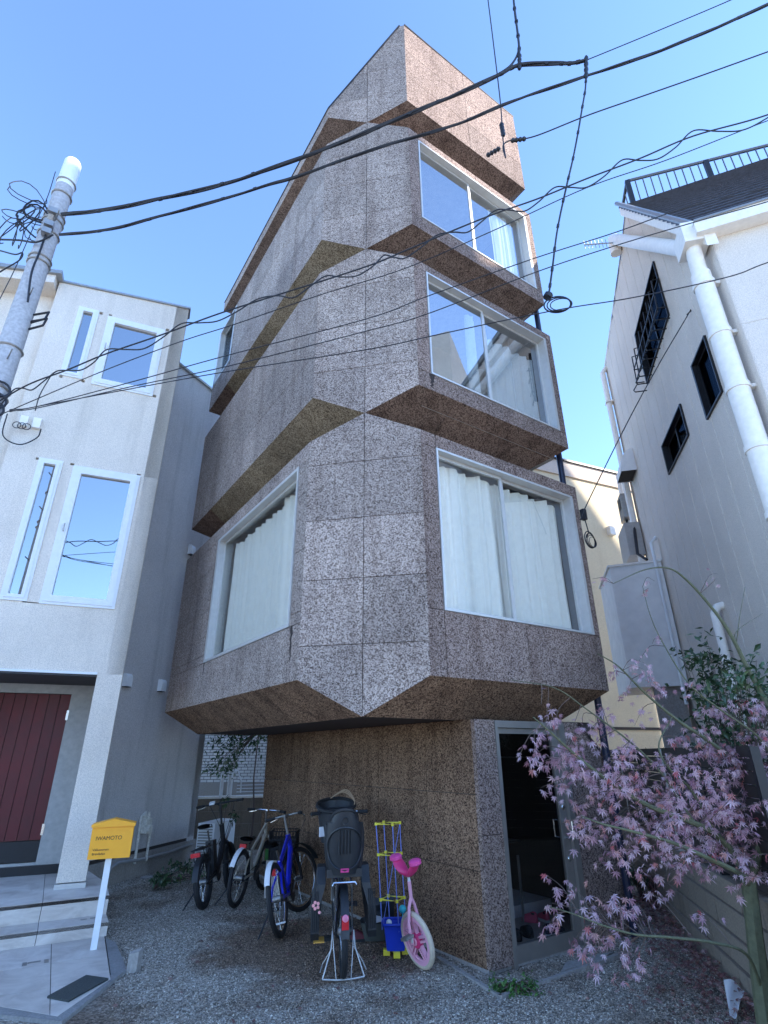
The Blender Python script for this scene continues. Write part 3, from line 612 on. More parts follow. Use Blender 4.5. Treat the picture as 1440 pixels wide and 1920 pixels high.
# ---------------------------------------------------------------- terrace and steps
ter = thing('porch_steps', 'pale stone tiled steps and landing in front of the red door', 'steps', T0)
def quadtiles(o, u, v, poly, us, vs, n, t, gap=.006, name='tile', mat=M_tile):
    bkq = MB()
    for q in pieces(poly, us, vs, gap): MB().prism([V3(o)+u*a+v*b for a, b in q], n, t).build(name, mat, ter)
    bkq.prism([V3(o)+u*a+v*b-n*.006 for a, b in poly], n, t); bkq.build('mortar_bed', M_joint, ter)
vB = -nT                                          # backwards
# coordinates: u along uT (right positive), v backwards; origin T0 = right end of the first riser
Pq = lambda p: ((V3(p)-T0)@uT, (V3(p)-T0)@vB)
us_ = [-.62, -1.55, -2.5]
low = [Pq(pz(x, y, 0.03)) for x, y in ((197,1762),(208,1812),(200,1832),(107,1898),(0,1876),(-300,1800),(-300,1870))]
p_ = [Pq(pz(197,1762,.03)), Pq(pz(207,1836,.03)), Pq(pz(108,1905,.03)), Pq(pz(-40,1880,.03)), (-3.2,-.2), (-3.2,0)]
lowpoly = [(p_[0][0],0.0), p_[1], p_[2], p_[3], (-3.2,p_[3][1]+.4), (-3.2,0.0)]
TBR = Pq(pz(200,1656,T_Z2)); TBR2 = (TBR[0]-.25, 2.6)
quadtiles(T0+UP*.03, uT, vB, lowpoly, [-.48, -1.4, -2.4], [-.62, -1.25], UP, .1)
quadtiles(T0+UP*T_Z1, uT, vB, [(0,0),(0,.33),(-3.2,.33),(-3.2,0)], us_, [], UP, .03)
quadtiles(T0+UP*.03, uT, UP, [(0,0),(0,.118),(-3.2,.118),(-3.2,0)], us_, [], nT, .03)
quadtiles(T0+vB*.33+UP*T_Z1, uT, UP, [(0,0),(0,.166),(-3.2,.166),(-3.2,0)], us_, [], nT, .03)
quadtiles(T0+UP*T_Z2, uT, vB, [(0,.33),TBR,TBR2,(-3.2,2.6),(-3.2,.33)], us_, [1.05], UP, .03)
bd = MB(); bd.prism([T0+uT*a+vB*b+UP*.14 for a, b in ((-.01,.01),(-.01,.34),(-3.2,.34),(-3.2,.01))], UP, .2); bd.prism([T0+uT*a+vB*b+UP*.30 for a, b in ((-.01,.34),(TBR[0]-.01,TBR[1]),(TBR2[0]-.01,2.6),(-3.2,2.6),(-3.2,.34))], UP, .32); bd.build('step_core', M_conc, ter)
# concrete edging round the low pad
ek = MB(); e1 = [pz(x, y, .0) for x, y in ((240,1826),(224,1822),(105,1912),(-60,1893))]
pts = [pz(x, y, 0) for x, y in ((207,1836),(256,1822),(140,1918),(90,1935),(-60,1912),(-40,1880),(108,1905))]
M_kerb = stucco('kerb_concrete', (.3,.29,.28), .4, 60.)
ek.prism([V3(p[0],p[1],.028) for p in (pz(207,1836,0), pz(240,1822,0), pz(115,1925,0), pz(108,1905,0))], UP, .1)
ek.prism([V3(p[0],p[1],.028) for p in (pz(108,1905,0), pz(115,1925,0), pz(-60,1905,0), pz(-60,1884,0))], UP, .1)
ek.prism([V3(p[0],p[1],.024) for p in (pz(197,1764,0), pz(216,1772,0), pz(236,1822,0), pz(207,1836,0))], UP, .1)
ek.build('kerb', M_kerb, kind='structure')
# little printed drain marks on the tiles
for (x, y), l in (((46,1808), 'short drain slot at the left of the step tiles'),((64,1804), 'square drain cover between the two slots on the lower tile'),((87,1802), 'short drain slot right of the square drain cover')):
    p = pz(x, y, .032); MB().obox(p, uT if l[0:6] == 'square' else vB, vB if l[0:6] == 'square' else uT, UP, -.05, .05, -.018, .018, 0, .002).build('drain_slot', M_grime, ter)
for (x, y) in ((157,1724),(175,1721)):
    p = pz(x, y, T_Z1+.002); MB().obox(p, uT, vB, UP, -.03, .03, -.015, .015, 0, .002).build('drain_slot', M_grime, ter)
# door mat
dm = MB(); q = [pz(x, y, .03) for x, y in ((88,1872),(161,1832),(203,1838),(128,1880))]
dm.prism([V3(p[0],p[1],.045) for p in q], UP, .014)
def m_mat():
    k = N('mat_fibre'); v = k.n('TexVoronoi', Scale=140.); k.l(k.coord(), v.inputs['Vector']); k.l(k.ramp(v.outputs['Distance'], [(0, (.09,.1,.095)), (1, (.03,.035,.033))]), k.b.inputs['Base Color']); k.b.inputs['Roughness'].default_value = .95; k.bump(v.outputs['Distance'], .8, .01); return k.m
tag(dm.build('door_mat', m_mat()), 'dark grey door mat lying on the pale lower tiles', 'mat')
# marker stone
mk = pz(250, 1822, 0); m = MB(); m.prism([mk+V3(-.045,-.04,.13), mk+V3(.04,-.045,.15), mk+V3(.045,.04,.155), mk+V3(-.04,.04,.14)], UP, .2)
tag(m.build('boundary_stone', M_conc), 'small pale boundary stone standing in the gravel beside the door mat tiles', 'stone')
# ---------------------------------------------------------------- orange mailbox
M_or = plain('orange_paint', (1.,.42,.02), .45, 0, .04)
mbp = pz(175, 1780, .03)
mx = thing('mailbox', 'orange mailbox with a pitched lid on a white post beside the steps', 'mailbox', mbp)
q = pv(210, 1590, mbp, math.radians(72)); dist = np.linalg.norm((mbp-O)[:2])
AM = math.radians(70); uM = hd(AM); nM = np.array([uM[1], -uM[0], 0.])
a = pv(163, 1612, mbp+nM*.06, AM); b = pv(243, 1605, mbp+nM*.06, AM); c = pv(169, 1549, mbp+nM*.06, AM); tpk = pv(209, 1534, mbp+nM*.0, AM)
o_ = V3(mbp[0], mbp[1], 0)+nM*.0; U = lambda p: (p-o_)@uM
u0, u1, z0, z1, zp = U(a), U(b), a[2], c[2], tpk[2]
u1 = u0+ (u1-u0); D = .075
m = MB(); m.obox(o_, uM, UP, nM, u0, u1, z0, z1, -D, D); bx_ = m.build('box', M_or, mx)
m = MB(); uc = (u0+u1)/2
ps = [o_+uM*(u0-.012)+UP*(z1-.012), o_+uM*(u1+.012)+UP*(z1-.012), o_+uM*(u1+.012)+UP*(z1+.012), o_+uM*uc+UP*zp, o_+uM*(u0-.012)+UP*(z1+.012)]
m.prism([p+nM*(D+.02) for p in ps], nM, 2*D+.04); m.build('lid', M_or, mx)
MB().obox(o_, uM, UP, nM, u0+.035, u1-.02, z1-.045, z1-.018, D, D+.004).build('slot_flap', M_or, mx)
MB().obox(o_, uM, UP, nM, uc-.028, uc+.028, .03, z0, -.022, .022).build('post', M_white, mx)
M_ink = plain('ink', (.06,.02,.01), .6)
txt('lettering', 'IWAMOTO', .048, o_+uM*(u0+.045)+UP*(z1-.125)+nM*(D+.001), uM, UP, M_ink, mx)
txt('lettering', 'Välkommen', .030, o_+uM*(u0+.035)+UP*(z0+.07)+nM*(D+.001), uM, UP, M_ink, mx)
txt('lettering', 'Brevlådan', .030, o_+uM*(u0+.035)+UP*(z0+.035)+nM*(D+.001), uM, UP, M_ink, mx)
# ---------------------------------------------------------------- right house
uZ = hd(AZR); nZ = np.array([-uZ[1], uZ[0], 0.])          # side wall runs away from the camera and faces left
q0 = V3(4.0, 5.19, 0); Cn = O0(pv(1330, 440, q0, AZR)); uE = hd(math.radians(112)); nE = np.array([uE[1], -uE[0], 0.])
rh = thing('siding_house', 'cream siding house with a fat white drainpipe, small dark windows and slate roof', 'house', Cn)
def sz(x, y): p = pv(x, y, q0, AZR); return ((p-Cn)@uZ, p[2])
s_t, z_t = sz(1172, 390); s_t2, z_t2 = sz(1163, 474); s_e, z_e = sz(1134, 687); z_c = pv(1330, 430, q0, AZR)[2]
def rect(pts): a = [sz(*p) for p in pts]; return (min(p[0] for p in a)*.5+sorted(p[0] for p in a)[1]*.5, sorted(p[0] for p in a)[2]*.5+max(p[0] for p in a)*.5, sorted(p[1] for p in a)[0]*.5+sorted(p[1] for p in a)[1]*.5, sorted(p[1] for p in a)[2]*.5+sorted(p[1] for p in a)[3]*.5)
RW = [rect([(1222,474),(1255,584),(1223,704),(1191,664)]), rect([(1322,627),(1357,732),(1326,793),(1302,683)]), rect([(1276,752),(1292,811),(1256,897),(1245,838)])]
sidepoly = [(0,0),(s_e,0),(s_e,z_e+.05),(s_t2,z_t2),(s_t,z_t),(0,z_c)]; print('ridge', s_t, z_t, s_t2, z_t2, z_c, s_e, z_e)
M_seal = plain('pale_sealant', (.9,.87,.83), .7)
def board_wall(o, u, n, poly, holes, step, zs, mat, name, parent, gap=.018):
    ww = [i*step for i in range(1, 40)]
    hv = [h[2] for h in holes]+[h[3] for h in holes]
    for q in pieces(poly, ww, zs, gap, []):
        # keep the boards whole, cut only where a window sits
        us = [h[0] for h in holes]+[h[1] for h in holes]; lo, hi = min(p[0] for p in q), max(p[0] for p in q)
        if any(h[0] < hi and h[1] > lo for h in holes):
            for r in pieces(q, us, hv, 0, holes): MB().prism([V3(o)+u*a+UP*b for a, b in r], n, .02).build(name, mat, parent)
        else: MB().prism([V3(o)+u*a+UP*b for a, b in q], n, .02).build(name, mat, parent)
    bq = MB()
    for r in pieces(poly, [h[0] for h in holes]+[h[1] for h in holes], hv, 0, holes): bq.prism([V3(o)+u*a+UP*b-n*.007 for a, b in r], n, .15)
    bq.build('wall_core', M_seal, parent)
board_wall(Cn, uZ, nZ, sidepoly, RW, .455, [], M_siding, 'siding_board', rh)
board_wall(Cn+uE*.01, uE, nE, [(0,0),(8.5,0),(8.5,z_c-.1),(0,z_c-.1)], [], 1.82, [2.9, 5.85], M_siding, 'siding_board', rh, .008)
MB().prism([Cn+uZ*s_e, Cn+uZ*s_e+uE*8, Cn+uZ*s_e+uE*8+UP*z_e, Cn+uZ*s_e+UP*z_e], uZ, .15).build('rear_wall', M_siding, rh)
MB().prism([Cn+uE*8.5, Cn+uE*8.5+uZ*s_e, Cn+uE*8.5+uZ*s_e+UP*z_e, Cn+uE*8.5+uZ*s_t+UP*z_t, Cn+uE*8.5+UP*z_c], uE, .15).build('end_wall', M_siding, rh)
for i, h in enumerate(RW):
    f = add_window(rh, Cn, uZ, nZ, h, [(h[0]+h[1])/2] if i != 1 else [], M_dark, M_glass2, fw=.04, proud=.03, recess=.05, sash=.03, room=.8)
    if i == 0:                                    # bulging black window cage
        m = MB(); u0, u1, z0, z1 = h[0]-.05, h[1]+.05, h[2]-.1, h[2]+(h[3]-h[2])*.62
        for k in range(9):
            u_ = u0+(u1-u0)*k/8; m.tube([Cn+uZ*u_+UP*z1+nZ*.03, Cn+uZ*u_+UP*(z1-.02)+nZ*.14, Cn+uZ*u_+UP*(z0+.16)+nZ*.16, Cn+uZ*u_+UP*(z0+.04)+nZ*.24, Cn+uZ*u_+UP*z0+nZ*.22, Cn+uZ*u_+UP*z0+nZ*.03], .011, 5)
        for zz, d in ((z1, .04), ((z0+z1)/2+.1, .15), (z0+.2, .17)): m.tube([Cn+uZ*(u0-.02)+UP*zz+nZ*.03, Cn+uZ*(u0-.02)+UP*zz+nZ*d, Cn+uZ*(u1+.02)+UP*zz+nZ*d, Cn+uZ*(u1+.02)+UP*zz+nZ*.03], .012, 5)
        m.build('window_cage', M_dark, f)
# roof: steep slate slope in stepped courses, rake boards, gutter
rl = uZ*s_t+UP*(z_t-z_c); nr = nrm(np.cross(uE, rl)); nr = nr if nr[2] > 0 else -nr
M_slate = plain('slate', (.06,.065,.085), .55, 0, .3, 20., .2)
e0 = Cn+UP*(z_c+.10)-rl*.06-uE*.12; NC = 22
for k in range(NC):
    a, b = e0+rl*(1.02*k/NC), e0+rl*(1.02*(k+1.15)/NC)
    MB().prism([a+nr*.035, a+uE*8.8+nr*.035, b+uE*8.8+nr*.005, b+nr*.005], nr, .03).build('slate_course', M_slate, rh)
MB().prism([Cn+UP*(z_c-.16)-rl*.04+nZ*.10, Cn+UP*(z_t-.16)+uZ*s_t+nZ*.10, Cn+UP*(z_t+.1)+uZ*s_t+nZ*.10, Cn+UP*(z_c+.1)-rl*.04+nZ*.10], nZ, .12).build('rake_board', M_cream, rh)
MB().tube([Cn+UP*(z_c+.16)-rl*.05+nZ*.12, Cn+UP*(z_t+.16)+uZ*s_t+nZ*.12], .035, 6).build('rake_trim', M_grime, rh)
MB().prism([Cn+uZ*s_t+UP*z_t, Cn+uZ*s_t2+UP*z_t2, Cn+uZ*s_e+UP*z_e, Cn+uZ*s_e+uE*8.6+UP*z_e, Cn+uZ*s_t2+UP*z_t2+uE*8.6, Cn+uZ*s_t+uE*8.6+UP*z_t], UP, .1).build('roof_deck', M_slate, rh)
g_ = MB(); g_.obox(Cn+UP*z_c, uE, UP, nE, -.16, 8.7, -.12, .04, .0, .17); g_.build('gutter', M_cream, rh)
g_ = MB(); g_.obox(Cn+UP*z_c, uE, UP, nE, -.16, 8.7, .04, .065, -.02, .19); g_.build('gutter_lip', M_grime, rh)
# hopper, elbow and fat downpipe
pd = [O0(pv(*p, q0+nZ*.16, AZR)) for p in ((1309,481),(1430,893))]; pb_ = (pd[0]+pd[1])/2
hp = MB(); hp.obox(O0(Cn)+uZ*.08+UP*z_c, uZ, UP, nZ, -.16, .16, -.16, .14, .02, .3); hp.build('hopper', M_cream, rh)
pp = MB(); top = pb_+UP*(z_c-.5)
pp.tube([Cn+uZ*.08+nZ*.17+UP*(z_c-.1), Cn+uZ*.08+nZ*.18+UP*(z_c-.25), top+UP*.12+uZ*0, top-UP*.1], .085, 12)
pp.tube([top-UP*0, top-UP*1.0, V3(pb_[0], pb_[1], 0)], .105, 16)
for z in np.arange(.8, z_c-.5, .72): pp.tube([pb_+UP*z, pb_+UP*(z+.06)], .118, 16); pp.obox(pb_+UP*(z+.03), uZ, UP, nZ, -.03, .03, -.02, .02, -.16, 0)
pp.build('downpipe', M_cream, rh, smooth=True)
# sloping white pipe running down the gable to the hopper
gp = MB(); a = pv(1150, 448, q0+nZ*.1, AZR); b = pv(1290, 468, q0+nZ*.1, AZR); gp.tube([a-UP*.35+uZ*.03, a-UP*.1+uZ*.02, a, a+(b-a)*.04, b], .10, 12); gp.build('gable_pipe', M_cream, rh, smooth=True)
# second pipe at the far corner
fp = MB(); a = O0(pv(1130, 700, q0+nZ*.1, AZR)); fp.tube([a+UP*0, a+UP*(z_e-.25), a+UP*(z_e-.12)-nZ*.1], .06, 10)
for z in (3, 5, 7, 9): fp.obox(a+UP*z, uZ, UP, nZ, -.08, .08, -.02, .02, -.12, .07)
fp.build('corner_pipe', M_cream, rh, smooth=True)
# railing on the roof terrace
ro_ = O0(pv(1180, 387, Cn+uZ*(s_t+.02), math.radians(106))); uG = hd(math.radians(106)); zb_ = z_t+.12
r0 = Cn+uZ*(s_t)+nZ*-.05; zt2 = pv(1182, 338, r0, math.radians(106))[2]; zb_ = pv(1176, 386, r0, math.radians(106))[2]
ga = (pv(1182, 362, r0, math.radians(106))-r0)@uG; R0 = O0(r0)+uG*ga; r0 = R0
rg = thing('roof_railing', 'dark metal railing with thin balusters on the slate roof of the cream house', 'railing', r0+UP*zb_)
M_rail = plain('rail_grey', (.12,.13,.15), .5, .3)
MB().tube([R0+UP*zt2, R0+uG*8+UP*zt2], .03, 6).build('rail', M_rail, rg); MB().obox(R0+UP*zb_, uG, UP, nrm(np.cross(uG, UP)), -.1, 8, -.08, .0, -.05, .05).build('base_rail', plain('green_copper_trim', (.16,.28,.26), .6), rg)
bal = MB().tube([R0+UP*zb_, R0+UP*zt2], .011, 5).mesh('baluster', M_rail, rg.location)
for k in range(1, 56):
    o = link('baluster', bal, rg); o.location = tuple(uG*.13*k)
pst = MB().obox(R0+UP*zb_, uG, UP, nrm(np.cross(uG, UP)), -.04, .04, 0, zt2-zb_, -.03, .03).mesh('post', M_dark, rg.location)
for k in range(7):
    o = link('post', pst, rg); o.location = tuple(uG*1.3*k)
MB().tube([R0+UP*zt2, R0+uZ*.55+UP*zt2], .03, 6).build('rail', M_dark, rg)
for k in range(1, 3):
    o = link('baluster', bal, rg); o.location = tuple(uZ*.25*k)
# vent cowl high on the side wall
a = pv(1185, 868, q0, AZR); vh = thing('vent_cowl', 'curved white vent cowl on the side wall of the siding house', 'vent', a)
m = MB(); k = 10; prof = [(.30*math.sin(math.pi/2*i/k), -.3+.5*math.cos(math.pi/2*i/k)-.0) for i in range(k+1)]
vs = [a+nZ*d+UP*z+uZ*s for s in (-.28, .28) for d, z in prof]+[a+UP*-.3-uZ*.28, a+UP*-.3+uZ*.28]
m.add(vs, [(i, i+1, k+1+i+1, k+1+i) for i in range(k)]+[tuple(range(k+1))+(2*k+2,), tuple(range(2*k+1, k, -1))+(2*k+3,)]); m.build('cowl', M_white, vh); 
MB().obox(a, uZ, UP, nZ, -.26, .26, -.29, -.27, .01, .28).build('opening', M_joint, vh)
# projecting grey cabinet bay
sB, _ = sz(1268, 1170); zt_ = sz(1250, 1050)[1]; 
gr = Cn+uZ*sB; zT = pv(1250, 1052, gr, math.radians(112))[2]; zBt = pv(1285, 1285, gr, math.radians(112))[2]; wB = abs((pv(1142, 1062, gr, math.radians(112))-gr)@uE)
M_grbox = plain('pale_grey_sheet', (.88,.86,.83), .55, 0, .08, 5.)
pbx = thing('metal_bay', 'pale grey metal clad bay jutting from the siding house beside the cork tower', 'bay', gr+UP*zBt)
g4 = O0(gr); MB().prism([g4-uE*wB+UP*zT, g4-uE*.02+UP*zT, g4-uE*.02+uZ*1.5+UP*zT, g4-uE*wB+uZ*1.5+UP*zT], UP, zT-zBt).build('body', M_grbox, pbx); MB().prism([g4-uE*(wB+.03)+nE*.03+UP*(zT+.04), g4-uE*.02+nE*.03+UP*(zT+.04), g4-uE*.02+uZ*1.5+UP*(zT+.04), g4-uE*(wB+.03)+uZ*1.5+UP*(zT+.04)], UP, .04).build('cover', M_cream, pbx)
MB().obox(O0(gr), uE, UP, nE, -.55, -.1, 0, zBt, -.4, -.1).build('support', M_conc, pbx)
wp = MB(); a = gr+nE*.08-uE*.12; wp.tube([O0(a)+UP*(zBt-.3), O0(a)+UP*(zT+.35), O0(a)+UP*(zT+.45)+uE*.1], .03, 8); tag(wp.build('water_pipe', M_white, smooth=True), 'thin white pipe running up the right edge of the grey metal bay', 'pipe')
wp = MB(); a = pv(1340, 1150, q0+nZ*.12, AZR); a0 = pv(1345, 1300, q0+nZ*.12, AZR)
wp.tube([O0(a)+UP*.4, O0(a)+UP*a[2], O0(a)+UP*(a[2]+.08)-nZ*.05, O0(a)+UP*(a[2]+.1)-nZ*.14], .055, 10); tag(wp.build('vent_pipe', M_cream, smooth=True), 'white vent pipe with a bent top low on the siding wall', 'pipe')
# electricity cabinet and meter above the bay
a = pv(1195, 1015, q0+nZ*.02, AZR); mc = thing('meter_cabinet', 'grey meter cabinet with cables above the grey metal bay', 'cabinet', a)
MB().obox(a, uZ, UP, nZ, -.5, .3, -.45, .25, 0, .3).build('cabinet', plain('cabinet_grey', (.42,.4,.38), .6), mc)
MB().obox(a+UP*.75, uZ, UP, nZ, -.2, .2, -.25, .3, 0, .2).build('meter', M_grime, mc); MB().obox(a+UP*.85, uZ, UP, nZ, -.1, .1, -.1, .12, .2, .21).build('display', M_dark, mc)
m = MB(); m.tube([a+nZ*.1-UP*.4+uZ*.0, a+nZ*.15+UP*.3, a+nZ*.1+UP*.6], .03, 6); m.tube([a+nZ*.1-uZ*.45+UP*.2, a+nZ*.2-uZ*.7-UP*.5, a+nZ*.1-uZ*.9-UP*.7], .03, 6); m.build('conduit', M_dark, mc, smooth=True)
for xx in (1163, 1173):
    a = O0(pv(xx+10, 960, q0+nZ*.12, AZR)); m = MB(); m.tube([a, a+UP*(pv(xx, 880, q0+nZ*.12, AZR)[2])], .055, 8)
    tag(m.build('riser_pipe', M_cream, smooth=True), 'pale riser pipe below the curved vent cowl'+(', the left of the pair' if xx == 1163 else ', the right of the pair'), 'pipe', 'riser pipes below the vent cowl')
# yellow house behind
AY = math.radians(66); uY = hd(AY); nY = np.array([uY[1], -uY[0], 0.]); yq = V3(4.4, 13.2, 0)
yh = thing('yellow_house', 'pale yellow rendered house seen in the gap behind the cork tower', 'house', yq)
zy = pv(1110, 880, yq, AY)[2]; y0, y1 = -1.7, 6.5
MB().obox(yq, uY, UP, nY, y0, y1, 0, zy-.45, -6, 0).build('wall', M_yellow, yh)
MB().obox(yq, uY, UP, nY, y0-.05, y1, zy-.45, zy, -6, .05).build('fascia', stucco('peach_fascia', (.68,.56,.46), .15), yh); MB().obox(yq, uY, UP, nY, y0-.1, y1, zy, zy+.06, -6, .1).build('coping', M_dark, yh)
a = pv(1143, 997, yq, AY); MB().obox(a, uY, UP, nY, -.1, .1, -.12, .12, 0, .12).build('vent_cover', M_cream, yh)
a = pv(1180, 1366, yq, AY); MB().obox(O0(yq), uY, UP, nY, y0, y1, a[2]-.03, a[2]+.03, 0, .02).build('groove', M_joint, yh)
# ---------------------------------------------------------------- retaining wall, fence
b0 = pz(1395, 1871, 0); AK = math.radians(11.5); uK = hd(AK); nK = np.array([-uK[1], uK[0], 0.])
b0 = b0-uK*1.6
rw = thing('retaining_wall', 'low weathered concrete block wall behind the maple at the right', 'wall', b0)
Lk = 7.6; hB = .185
for c in range(4):
    off = .0 if c % 2 == 0 else .2
    k = 0; u_ = -off
    while u_ < Lk:
        a, b = max(u_, 0), min(u_+.4, Lk)
        if b-a > .05: MB().obox(b0, uK, UP, nK, a+.004, b-.004, c*hB+.004-(.03 if c == 0 else 0), (c+1)*hB-.004, -.3, -.022*c+R_.uniform(-.003, .003)).build('block', M_block, rw)
        u_ += .4
MB().obox(b0, uK, UP, nK, 0, Lk, 0, 4*hB-.01, -.31, -.012-.022*3).build('mortar', M_conc, rw)
gk = MB(); gk.obox(b0, uK, UP, nK, -.5, 9, -.2, 4*hB-.03, -1.6, -.31); gk.build('planting_bed', plain('dark_soil', (.06,.05,.04), .95, 0, .4, 20., .6), kind='structure')
fe = thing('slat_fence', 'dark brown horizontal slat fence on the block wall behind the maple', 'fence', b0)
M_slat = plain('dark_slat', (.035,.028,.026), .6, 0, .3, 9., .1, .15)
fz0, fz1 = 4*hB+.03, 1.71; ns = 11
for bay in range(6):
    sm = MB().obox(b0, uK, UP, nK, .03, 1.22, 0, .078, -.14, -.11).mesh('slat', M_slat, fe.location)
    for i in range(ns):
        o = link('slat', sm, fe); o.location = tuple(uK*(bay*1.25+.6)+UP*(fz0+i*.087)+nK*R_.uniform(-.003, .003))
    MB().obox(b0+uK*(bay*1.25+.6), uK, UP, nK, -.025, .025, fz0-.05, fz1, -.16, -.10).build('post', M_alu if bay in (2, 4) else M_dark, fe)
cb = thing('grey_cabinet', 'grey metal utility cabinet behind the maple trunk', 'cabinet', b0+uK*1.35-nK*.05)
a = b0+uK*1.5-nK*.30+UP*.72; MB().obox(a, uK, UP, nK, -.5, .35, .0, .75, -.3, .12).build('body', plain('cabinet_sheet', (.2,.2,.21), .5), cb)
MB().obox(a, uK, UP, nK, -.3, .0, .12, .6, .12, .13).build('panel', M_alu, cb)
# ---------------------------------------------------------------- back of the yard, left gap
bq = V3(-3.3, 12.2, 0); AB = math.radians(78); uB_ = hd(AB); nB_ = np.array([uB_[1], -uB_[0], 0.])
bw_ = thing('rear_block_wall', 'low grey block wall with a pale cap at the back of the yard between the two houses', 'wall', bq)
zc_ = pv(420, 1497, bq, AB)[2]; hh = zc_/4
for c in range(4):
    u_ = -1.6-(.2 if c % 2 else 0)
    while u_ < 3.4:
        MB().obox(bq, uB_, UP, nB_, u_+.004, u_+.396, c*hh+.004, (c+1)*hh-.004, -.15, R_.uniform(-.004, .004)).build('block', M_block, bw_); u_ += .4
MB().obox(bq, uB_, UP, nB_, -1.7, 3.6, 0, zc_-.01, -.14, -.01).build('mortar', M_conc, bw_); MB().obox(bq, uB_, UP, nB_, -1.7, 3.6, zc_, zc_+.04, -.18, .03).build('cap', M_cream, bw_)
gv = thing('guard_rail', 'white metal gate post and rail above the rear block wall', 'railing', bq+UP*zc_)
m = MB(); m.tube([bq+uB_*.0+UP*zc_, bq+UP*(zc_+.55)], .035, 8); m.tube([bq+uB_*.16+UP*zc_, bq+uB_*.16+UP*(zc_+.5)], .05, 8); m.build('post', M_white, gv)
m = MB(); m.tube([bq+uB_*.0+UP*(zc_+.5), bq+uB_*.3+UP*(zc_+.5)+nB_*.1, bq+uB_*.38+UP*(zc_+.3)+nB_*.1, bq+uB_*.38+UP*(zc_+.1)], .015, 6)
for k in range(6): m.tube([bq+uB_*(.3+.0*k)+UP*(zc_+.05+.06*k), bq+uB_*1.6+UP*(zc_+.05+.06*k)-nB_*.2], .006, 5)
m.build('rail', M_white, gv)
def m_brick():
    k = N('white_tile_cladding'); b = k.n('TexBrick', Scale=1.); b.inputs['Color1'].default_value = (.72,.7,.66,1); b.inputs['Color2'].default_value = (.62,.6,.57,1); b.inputs['Mortar'].default_value = (.16,.15,.14,1)
    b.inputs['Mortar Size'].default_value = .008; b.inputs['Brick Width'].default_value = .17; b.inputs['Row Height'].default_value = .07; mp = k.n('Mapping'); mp.inputs['Rotation'].default_value = (math.pi/2, 0, 0); tc = k.n('TexCoord'); k.l(tc.outputs['Object'], mp.inputs[0]); k.l(mp.outputs[0], b.inputs[0]); k.l(b.outputs[0], k.b.inputs['Base Color']); k.b.inputs['Roughness'].default_value = .5; return k.m
tb = link('tiled_house', None, None, 'white brick tiled house seen under the overhang behind the rear wall', 'house'); tb.location = (-4.5, 15.5, 0)
o = MB().bx(-3.5, 5.5, 0, 6, 0, 7.5).build('wall', m_brick(), tb, local=True); MB().bx(-3.5, 5.5, -.02, 0, 0, 1.05).build('base', M_plinth, tb, local=True)
# air conditioner
ap = pz(377, 1632, 0); ac = thing('air_conditioner', 'white louvred air conditioner unit behind the black bicycle', 'air conditioner', ap, math.radians(-12))
MB().bx(-.14, .16, 0, .75, .08, .66).build('casing', M_white, ac, local=True)
m = MB()
for k in range(13): m.bx(-.11, .13, -.02, -.005, .12+k*.04, .14+k*.04)
m.build('louvre', M_grime, ac, local=True)
# ---------------------------------------------------------------- opposite house mirrored in the windows; unseen block added to shade the yard
oh = thing('opposite_house', 'cream two storey house across the street, mirrored in the windows', 'house', (-2, -8, 0))
MB().bx(-5, 3.6, -6, 0, 0, 6.4).build('wall', M_siding, oh, local=True); MB().bx(-5.2, 3.8, -6.2, .2, 6.4, 6.55).build('roof', M_slate, oh, local=True)
m = MB(); m.bx(.6, 1.3, 0, .03, 3.6, 4.7); m.bx(-3.4, -2, 0, .03, 3.6, 4.9); m.build('window', M_dark, oh, local=True); MB().tube([(2.4,.1,0),(2.4,.1,6.2)], .07, 8).build('downpipe', M_dark, oh, local=True)
a1 = thing('shade_block', 'tall plain apartment block down the street beyond the siding house', 'building', (17, 3, 0))
MB().bx(0, 8, -2.3, -1.3, 0, 21.5).build('wall', M_siding, a1, local=True); MB().bx(0.1, 8, -1.3, 8, 0, 17.3).build('wing', M_siding, a1, local=True)
m = MB()
for k in range(6):
    for j in range(1): m.bx(-.02, .0, -2.1+2.3*j, -1.5+2.3*j, 1+2.9*k, 2.4+2.9*k)
m.build('window', M_dark, a1, local=True)
# ---------------------------------------------------------------- utility pole and cables
PB_ = V3(-4.235, 4.885, 0); PH = 9.15
pole = thing('utility_pole', 'round pale concrete utility pole with a tangle of black cables at the left', 'utility pole', PB_)
M_pole = stucco('pole_concrete', (.47,.47,.49), .25, 30., (.7,.68,.65), .1)
m = MB(); m.tube([PB_, PB_+UP*4, PB_+UP*8.7], [.165, .135, .105], 20); m.build('shaft', M_pole, pole, smooth=True)
m = MB(); m.tube([PB_+UP*8.62, PB_+UP*9.12, PB_+UP*9.15], [.108, .104, .092], 20); m.build('cap', M_white, pole, smooth=True)
def prad(z): return .165-(.06*z/8.7)
m = MB()
for z in (8.45, 8.05, 7.95, 7.72, 7.3, 7.22, 5.35, 5.25, 5.9, 8.7): m.ring(PB_+UP*z, UP, prad(z)+.008, .012, 20, 5)
m.build('steel_band', M_grime, pole)
m = MB()
for i, z in enumerate((8.5, 7.9, 7.0, 6.6, 6.15, 5.7, 5.5, 5.0, 4.6)):
    d = hd(math.radians((-65, 115)[i % 2]+20)); m.tube([PB_+UP*z+d*prad(z)*.8, PB_+UP*(z+.04)+d*(prad(z)+.17)], .009, 6)
m.build('step_bolt', M_grime, pole)
m = MB(); d0 = hd(math.radians(150))
for z in (7.62, 7.98, 7.75): m.obox(PB_+UP*z+d0*.15, hd(math.radians(60)), UP, d0, -.05, .05, -.04, .04, -.03, .06)
